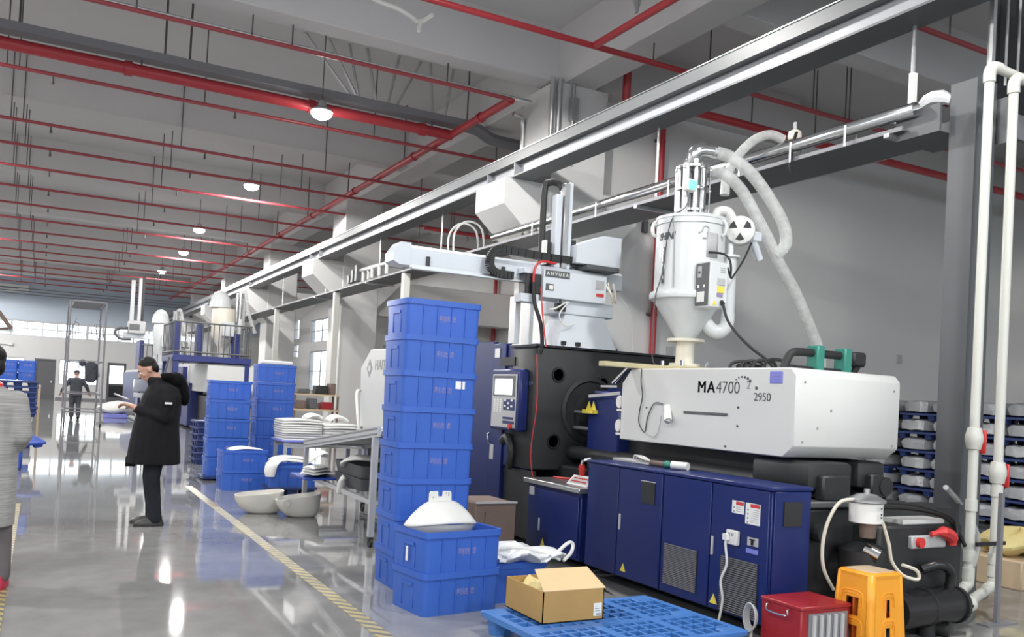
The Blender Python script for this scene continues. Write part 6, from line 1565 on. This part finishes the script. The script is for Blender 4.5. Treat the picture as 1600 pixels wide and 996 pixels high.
# ---- the machine farther down the line, with its platform and hopper
m2 = thing('injection_moulding_machine', 'far injection moulding machine with a railed platform above its white cover', 'machine', (5.0, 28.5, 0))
cv2 = B().prism([(30.4, 1.22), (27.1, 1.22), (27.0, 1.32), (27.0, 2.02), (27.1, 2.08), (30.4, 2.08)], 'x', 4.32, 5.70).done('injection_cover', 'machine_white', m2, ang=0)
B().box(4.5, 5.6, 27.2, 36, .1, 1.1, bev=.02).done('machine_bed', 'machine_dark', m2)
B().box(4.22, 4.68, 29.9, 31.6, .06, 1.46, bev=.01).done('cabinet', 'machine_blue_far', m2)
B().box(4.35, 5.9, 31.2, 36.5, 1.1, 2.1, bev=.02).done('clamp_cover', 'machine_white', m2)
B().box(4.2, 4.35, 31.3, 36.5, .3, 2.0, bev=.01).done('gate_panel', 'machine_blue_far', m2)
B().box(4.6, 5.6, 26.9, 27.4, .1, .95, bev=.03).done('pump_housing', 'machine_dark', m2)
plf = thing('railed_platform', 'navy railed platform standing over the far machine', 'platform', (4.4, 27.5, 0))
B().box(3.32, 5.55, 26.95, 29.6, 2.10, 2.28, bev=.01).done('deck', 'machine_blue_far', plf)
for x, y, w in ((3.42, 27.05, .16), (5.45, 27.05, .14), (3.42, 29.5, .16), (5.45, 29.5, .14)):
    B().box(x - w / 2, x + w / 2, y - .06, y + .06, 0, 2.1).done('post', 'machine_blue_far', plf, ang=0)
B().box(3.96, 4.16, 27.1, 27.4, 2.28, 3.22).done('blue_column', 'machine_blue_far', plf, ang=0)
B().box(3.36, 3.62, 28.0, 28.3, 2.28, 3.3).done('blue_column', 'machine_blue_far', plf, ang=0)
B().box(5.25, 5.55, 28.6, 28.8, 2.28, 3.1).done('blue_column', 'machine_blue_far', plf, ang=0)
for z in (3.25, 2.38):
    B().cyl((3.34, 27.0, z), (5.53, 27.0, z), .028, seg=6).done('rail', 'dark_grey_paint', plf)
    B().cyl((3.34, 27.0, z), (3.34, 29.6, z), .028, seg=6).done('rail', 'dark_grey_paint', plf)
    B().cyl((5.53, 27.0, z), (5.53, 29.6, z), .028, seg=6).done('rail', 'dark_grey_paint', plf)
for k in range(15):
    x = 3.34 + 2.19 * k / 14
    B().cyl((x, 27.0, 2.28), (x, 27.0, 3.25), .016, seg=6).done('baluster', 'dark_grey_paint', plf)
for k in range(1, 9):
    y = 27 + 2.6 * k / 8
    B().cyl((3.34, y, 2.28), (3.34, y, 3.25), .016, seg=6).done('baluster', 'dark_grey_paint', plf)
    B().cyl((5.53, y, 2.28), (5.53, y, 3.25), .016, seg=6).done('baluster', 'dark_grey_paint', plf)
for s in range(7):
    B().box(3.0 + .05 * s, 3.3, 27.1 + .0 * s, 27.7, .3 * s + .1, .3 * s + .14).done('step', 'duct_grey', plf, ang=0)
B().bar((2.95, 27.1, .05), (3.34, 27.1, 2.2), .05, .12).bar((2.95, 27.7, .05), (3.34, 27.7, 2.2), .05, .12).done('stringer', 'duct_grey', plf, ang=0)
def far_hopper(x, y, z, r, lab, cream):
    t = thing('hopper_dryer', lab, 'hopper', (x, y, z))
    B().lathe([(.0, 0), (.08, 0), (.08, .25), (r, .75), (r, 1.55), (r * .95, 1.6), (0, 1.62)], (x, y, z), 24).done('barrel', 'plastic_cream' if cream else 'hopper_white', t)
    for k in range(4):
        B().cyl((x + .08 * math.cos(k * 1.6) + r + .12, y + .08 * math.sin(k * 1.6), z + 1.2), (x + .08 * math.cos(k * 1.6) + r + .12, y + .08 * math.sin(k * 1.6), z + 2.15), .05, seg=8).done('loader_tube', 'steel_shiny', t)
    B().lathe([(r * .95, 1.62), (r * .93, 1.72), (r * .80, 1.95), (r * .45, 2.12), (.03, 2.16)], (x - .12, y, z), 20).done('white_hood', 'hopper_white', t)
    B().tube([(x + r + .12, y, z + 2.1), (x + r + .25, y, z + 2.2), (x + .75, y, z + 1.6), (x + 1.0, y, z + .9)], .06, seg=8, smooth=5).done('clear_hose', 'clear_hose', t)
    B().tube([(x + r + .15, y, z + 1.95), (x + r + .25, y, z + 1.85), (x + .6, y, z + 1.1), (x + .65, y, z + .4)], .06, seg=8, smooth=5).done('clear_hose', 'clear_hose', t)
    B().box(x - .1, x + .25, y - r - .2, y - r, z + .7, z + 1.15, bev=.01).done('control_box', 'hopper_white', t)
    B().lathe([(.09, .5), (.09, 1.3)], (x + .5, y - .1, z), 12).done('heater_tube', 'hopper_white', t)
    return t
far_hopper(5.0, 28.8, 2.28, .36, 'cream hopper dryer standing on the railed platform', True)
far_hopper(4.6, 41.0, 1.9, .36, 'small white hopper dryer on the farthest machine', False)
far_hopper(4.1, 36.5, 2.1, .34, 'white hopper dryer behind the railed platform', False)
# ---- a third machine with its robot, farther still
m3 = thing('injection_moulding_machine', 'farthest injection moulding machine with a grey robot above its clamp', 'machine', (4.3, 42, 0))
B().box(3.6, 5.2, 38.5, 46.5, .1, 1.9, bev=.03).done('clamp_cover', 'machine_white', m3)
B().box(3.5, 3.62, 38.6, 46, .3, 1.8, bev=.01).done('gate_panel', 'machine_blue_far', m3)
B().box(3.45, 3.62, 38.4, 40, 1.9, 3.1).done('blue_column', 'machine_blue_far', m3, ang=0)
B().box(4.5, 4.75, 38.4, 38.7, 1.9, 3.0).done('blue_column', 'machine_blue_far', m3, ang=0)
B().box(3.3, 5.2, 38.2, 38.5, 1.0, 1.5, bev=.02).done('near_cover', 'steel_shiny', m3)
B().box(3.3, 4.6, 37.6, 38.3, .75, .95, bev=.02).done('conveyor_end', 'galvanised', m3)
for x in (3.35, 4.5):
    B().box(x, x + .06, 37.7, 37.76, 0, .75).done('leg', 'galvanised', m3, ang=0)
for z in (1.95, 2.9):
    B().cyl((3.5, 38.0, z), (5.3, 38.0, z), .025, seg=6).done('rail', 'dark_grey_paint', m3)
for k in range(10):
    B().cyl((3.5 + .2 * k, 38.0, 1.9), (3.5 + .2 * k, 38.0, 2.9), .016, seg=6).done('baluster', 'dark_grey_paint', m3)
r3 = thing('take_out_robot', 'small far take-out robot with a tall double mast', 'robot', (4.0, 41, 1.9))
B().box(3.0, 6.2, 40.9, 41.2, 3.25, 3.5, bev=.02).done('traverse_beam', 'robot_grey_blue', r3)
B().box(4.3, 4.7, 40.9, 41.3, 1.9, 3.25).done('pedestal', 'robot_grey_blue', r3, ang=0)
B().box(3.15, 3.85, 40.6, 41.2, 3.45, 4.0, bev=.04).done('carriage_housing', 'label_grey', r3)
B().box(3.2, 3.6, 40.58, 40.62, 3.6, 3.85).done('dark_panel', 'dark_grey_paint', r3, ang=0)
B().box(3.2, 3.35, 40.7, 40.9, 3.5, 5.75).done('mast', 'label_grey', r3, ang=0)
B().box(3.5, 3.62, 40.7, 40.9, 3.5, 5.85).done('mast', 'label_grey', r3, ang=0)
B().box(3.64, 3.74, 40.7, 40.9, 3.5, 5.95).done('cable_chain', 'black_rubber', r3, ang=0)
B().tube([(3.9, 40.8, 3.65), (2.9, 40.8, 3.65), (2.65, 40.8, 3.45), (2.9, 40.8, 3.2), (3.3, 40.8, 3.2)], .07, seg=6, smooth=4).done('cable_chain', 'dark_grey_paint', r3)
r4 = thing('take_out_robot', 'far grey robot arm before the window strip beside the tweed coat', 'robot', (-2.2, 52, 0))
B().box(-4, -1.4, 51.9, 52.15, 3.62, 3.78, bev=.02).done('traverse_beam', 'robot_grey_blue', r4)
B().bar((-2.3, 52, 3.7), (-1.65, 52, 3.75), .25, .12).bar((-2.1, 51.8, 4.6), (-1.5, 51.8, 3.75), .25, .2).done('arm', 'brown_box', r4, ang=0)
B().box(-2.45, -2.3, 51.9, 52.1, 0, 4.3).done('pedestal', 'dark_grey_paint', r4, ang=0)

# shelf with clutter under the side windows
shf = thing('tool_shelf', 'wooden shelf with dark clutter under the bright side windows', 'shelf', (5.6, 21.3, 0))
for z in (.55, .95, 1.32):
    B().box(5.35, 6.5, 20.9, 21.4, z, z + .04).done('shelf_board', 'wood_tan', shf, ang=0)
for x in (5.38, 6.44):
    for y in (20.93, 21.34): B().box(x, x + .04, y, y + .04, 0, 1.36).done('upright', 'brown_box', shf, ang=0)
for k, (x, z, w, h_, m) in enumerate(((5.42, .99, .25, .2, 'brown_box'), (5.75, .99, .2, .26, 'dark_grey_paint'), (6.05, .99, .3, .18, 'tool_red'), (5.45, 1.36, .3, .12, 'dark_grey_paint'), (5.9, 1.36, .3, .22, 'machine_dark'), (6.25, 1.36, .15, .28, 'brown_box'))):
    tag(B().box(x, x + w, 20.95, 21.3, z, z + h_, bev=.02).done('tool_box', m), ['brown box', 'dark upright box', 'red box', 'flat dark box', 'dark square box', 'tall brown box'][k] + (' on the middle board of the tool shelf' if z < 1.2 else ' on top of the tool shelf'), 'box', 'boxes on the tool shelf')

# ---- stacks across the aisle behind the tweed coat
q0 = pallet('pallet', 'lowest navy pallet of the tall stack across the aisle', 'pallet_navy', (-.42, 20.4, .62), R(2), L=.72, Wd=.9, H=.10, detailed=False, group='tall navy pallet stack')
for k in range(1, 7):
    dup(q0, (-.42 + random.uniform(-.01, .02), 20.4, .62 + .104 * k), R(random.uniform(-2, 3)), '%s navy pallet from below in the tall stack across the aisle' % ORD[k], 'tall navy pallet stack')
for k, (x, z) in enumerate(((-.59, 1.352), (-.59, 1.352 + .2), (-.27, 1.352), (-.27, 1.352 + .2))):
    if k == 0:
        SC_ = crate_proto('plastic_crate', 'x', 'crate_blue', L=.31, Wd=.42, H=.21, group='small crates on the navy pallets')
        SC_.location = (x, 20.4, z)
    else: o = dup(SC_, (x, 20.4, z), 0)
    (SC_ if k == 0 else o)['label'] = ['lower small blue crate by the tweed coat on the tall navy stack', 'upper small blue crate by the tweed coat on the tall navy stack', 'lower small blue crate by the aisle on the tall navy stack', 'upper small blue crate by the aisle on the tall navy stack'][k]
for k, (z, h_, m, lab, cat, inset) in enumerate(((0.0, .2, 'pallet_navy', 'navy block at the floor under the tall stack across the aisle', 'block', .05), (.2, .14, 'plastic_white', 'lower white bundle pressed under the tall navy stack', 'bundle', .03), (.34, .16, 'crate_blue', 'blue tray in the middle under the tall navy stack', 'tray', .06), (.50, .115, 'plastic_white', 'upper white bundle right under the tall navy stack', 'bundle', .04))):
    tag(B().box(-.78 + inset, -.08 - inset, 20.0 + inset, 20.8 - inset, z, z + h_, bev=.03).done(['block', 'bundle', 'tray', 'bundle'][k], m), lab, cat)
lo_ = pallet('pallet', 'loose blue pallet tilted on the floor below the tall navy stack', 'crate_blue_dark', (-.36, 15.9, .36), R(20), L=.75, Wd=.8, H=.09, detailed=False)
lo_.rotation_euler = (R(8), R(-6), R(20))
tag(B().box(-.75, -.20, 15.5, 16.2, 0, .30, bev=.02).done('crate_block', 'crate_blue_dark'), 'dark blue block on the floor under the tilted loose pallet', 'block')
tag(B().box(-.05, .0, 22.4, 23.0, 0, 1.25, bev=.005).done('wooden_board', 'wood_tan'), 'tan wooden board standing behind the tall navy stack', 'board')
# ================================================================ lettering becomes plain mesh
bpy.context.view_layer.update()
dg = bpy.context.evaluated_depsgraph_get()
done_ = {}
for o in [o for o in bpy.data.objects if o.type == 'FONT']:
    key = o.data.name
    if key not in done_:
        me = bpy.data.meshes.new_from_object(o.evaluated_get(dg)); done_[key] = me
        if not me.materials: me.materials.append(o.data.materials[0])
    n = bpy.data.objects.new('tmp', done_[key]); COL.objects.link(n)
    n.parent = o.parent; n.matrix_basis = o.matrix_basis.copy()
    nm = o.name; bpy.data.objects.remove(o); n.name = nm
    if 'printed' in nm or 'lettering' in nm: n['kind'] = 'stuff'
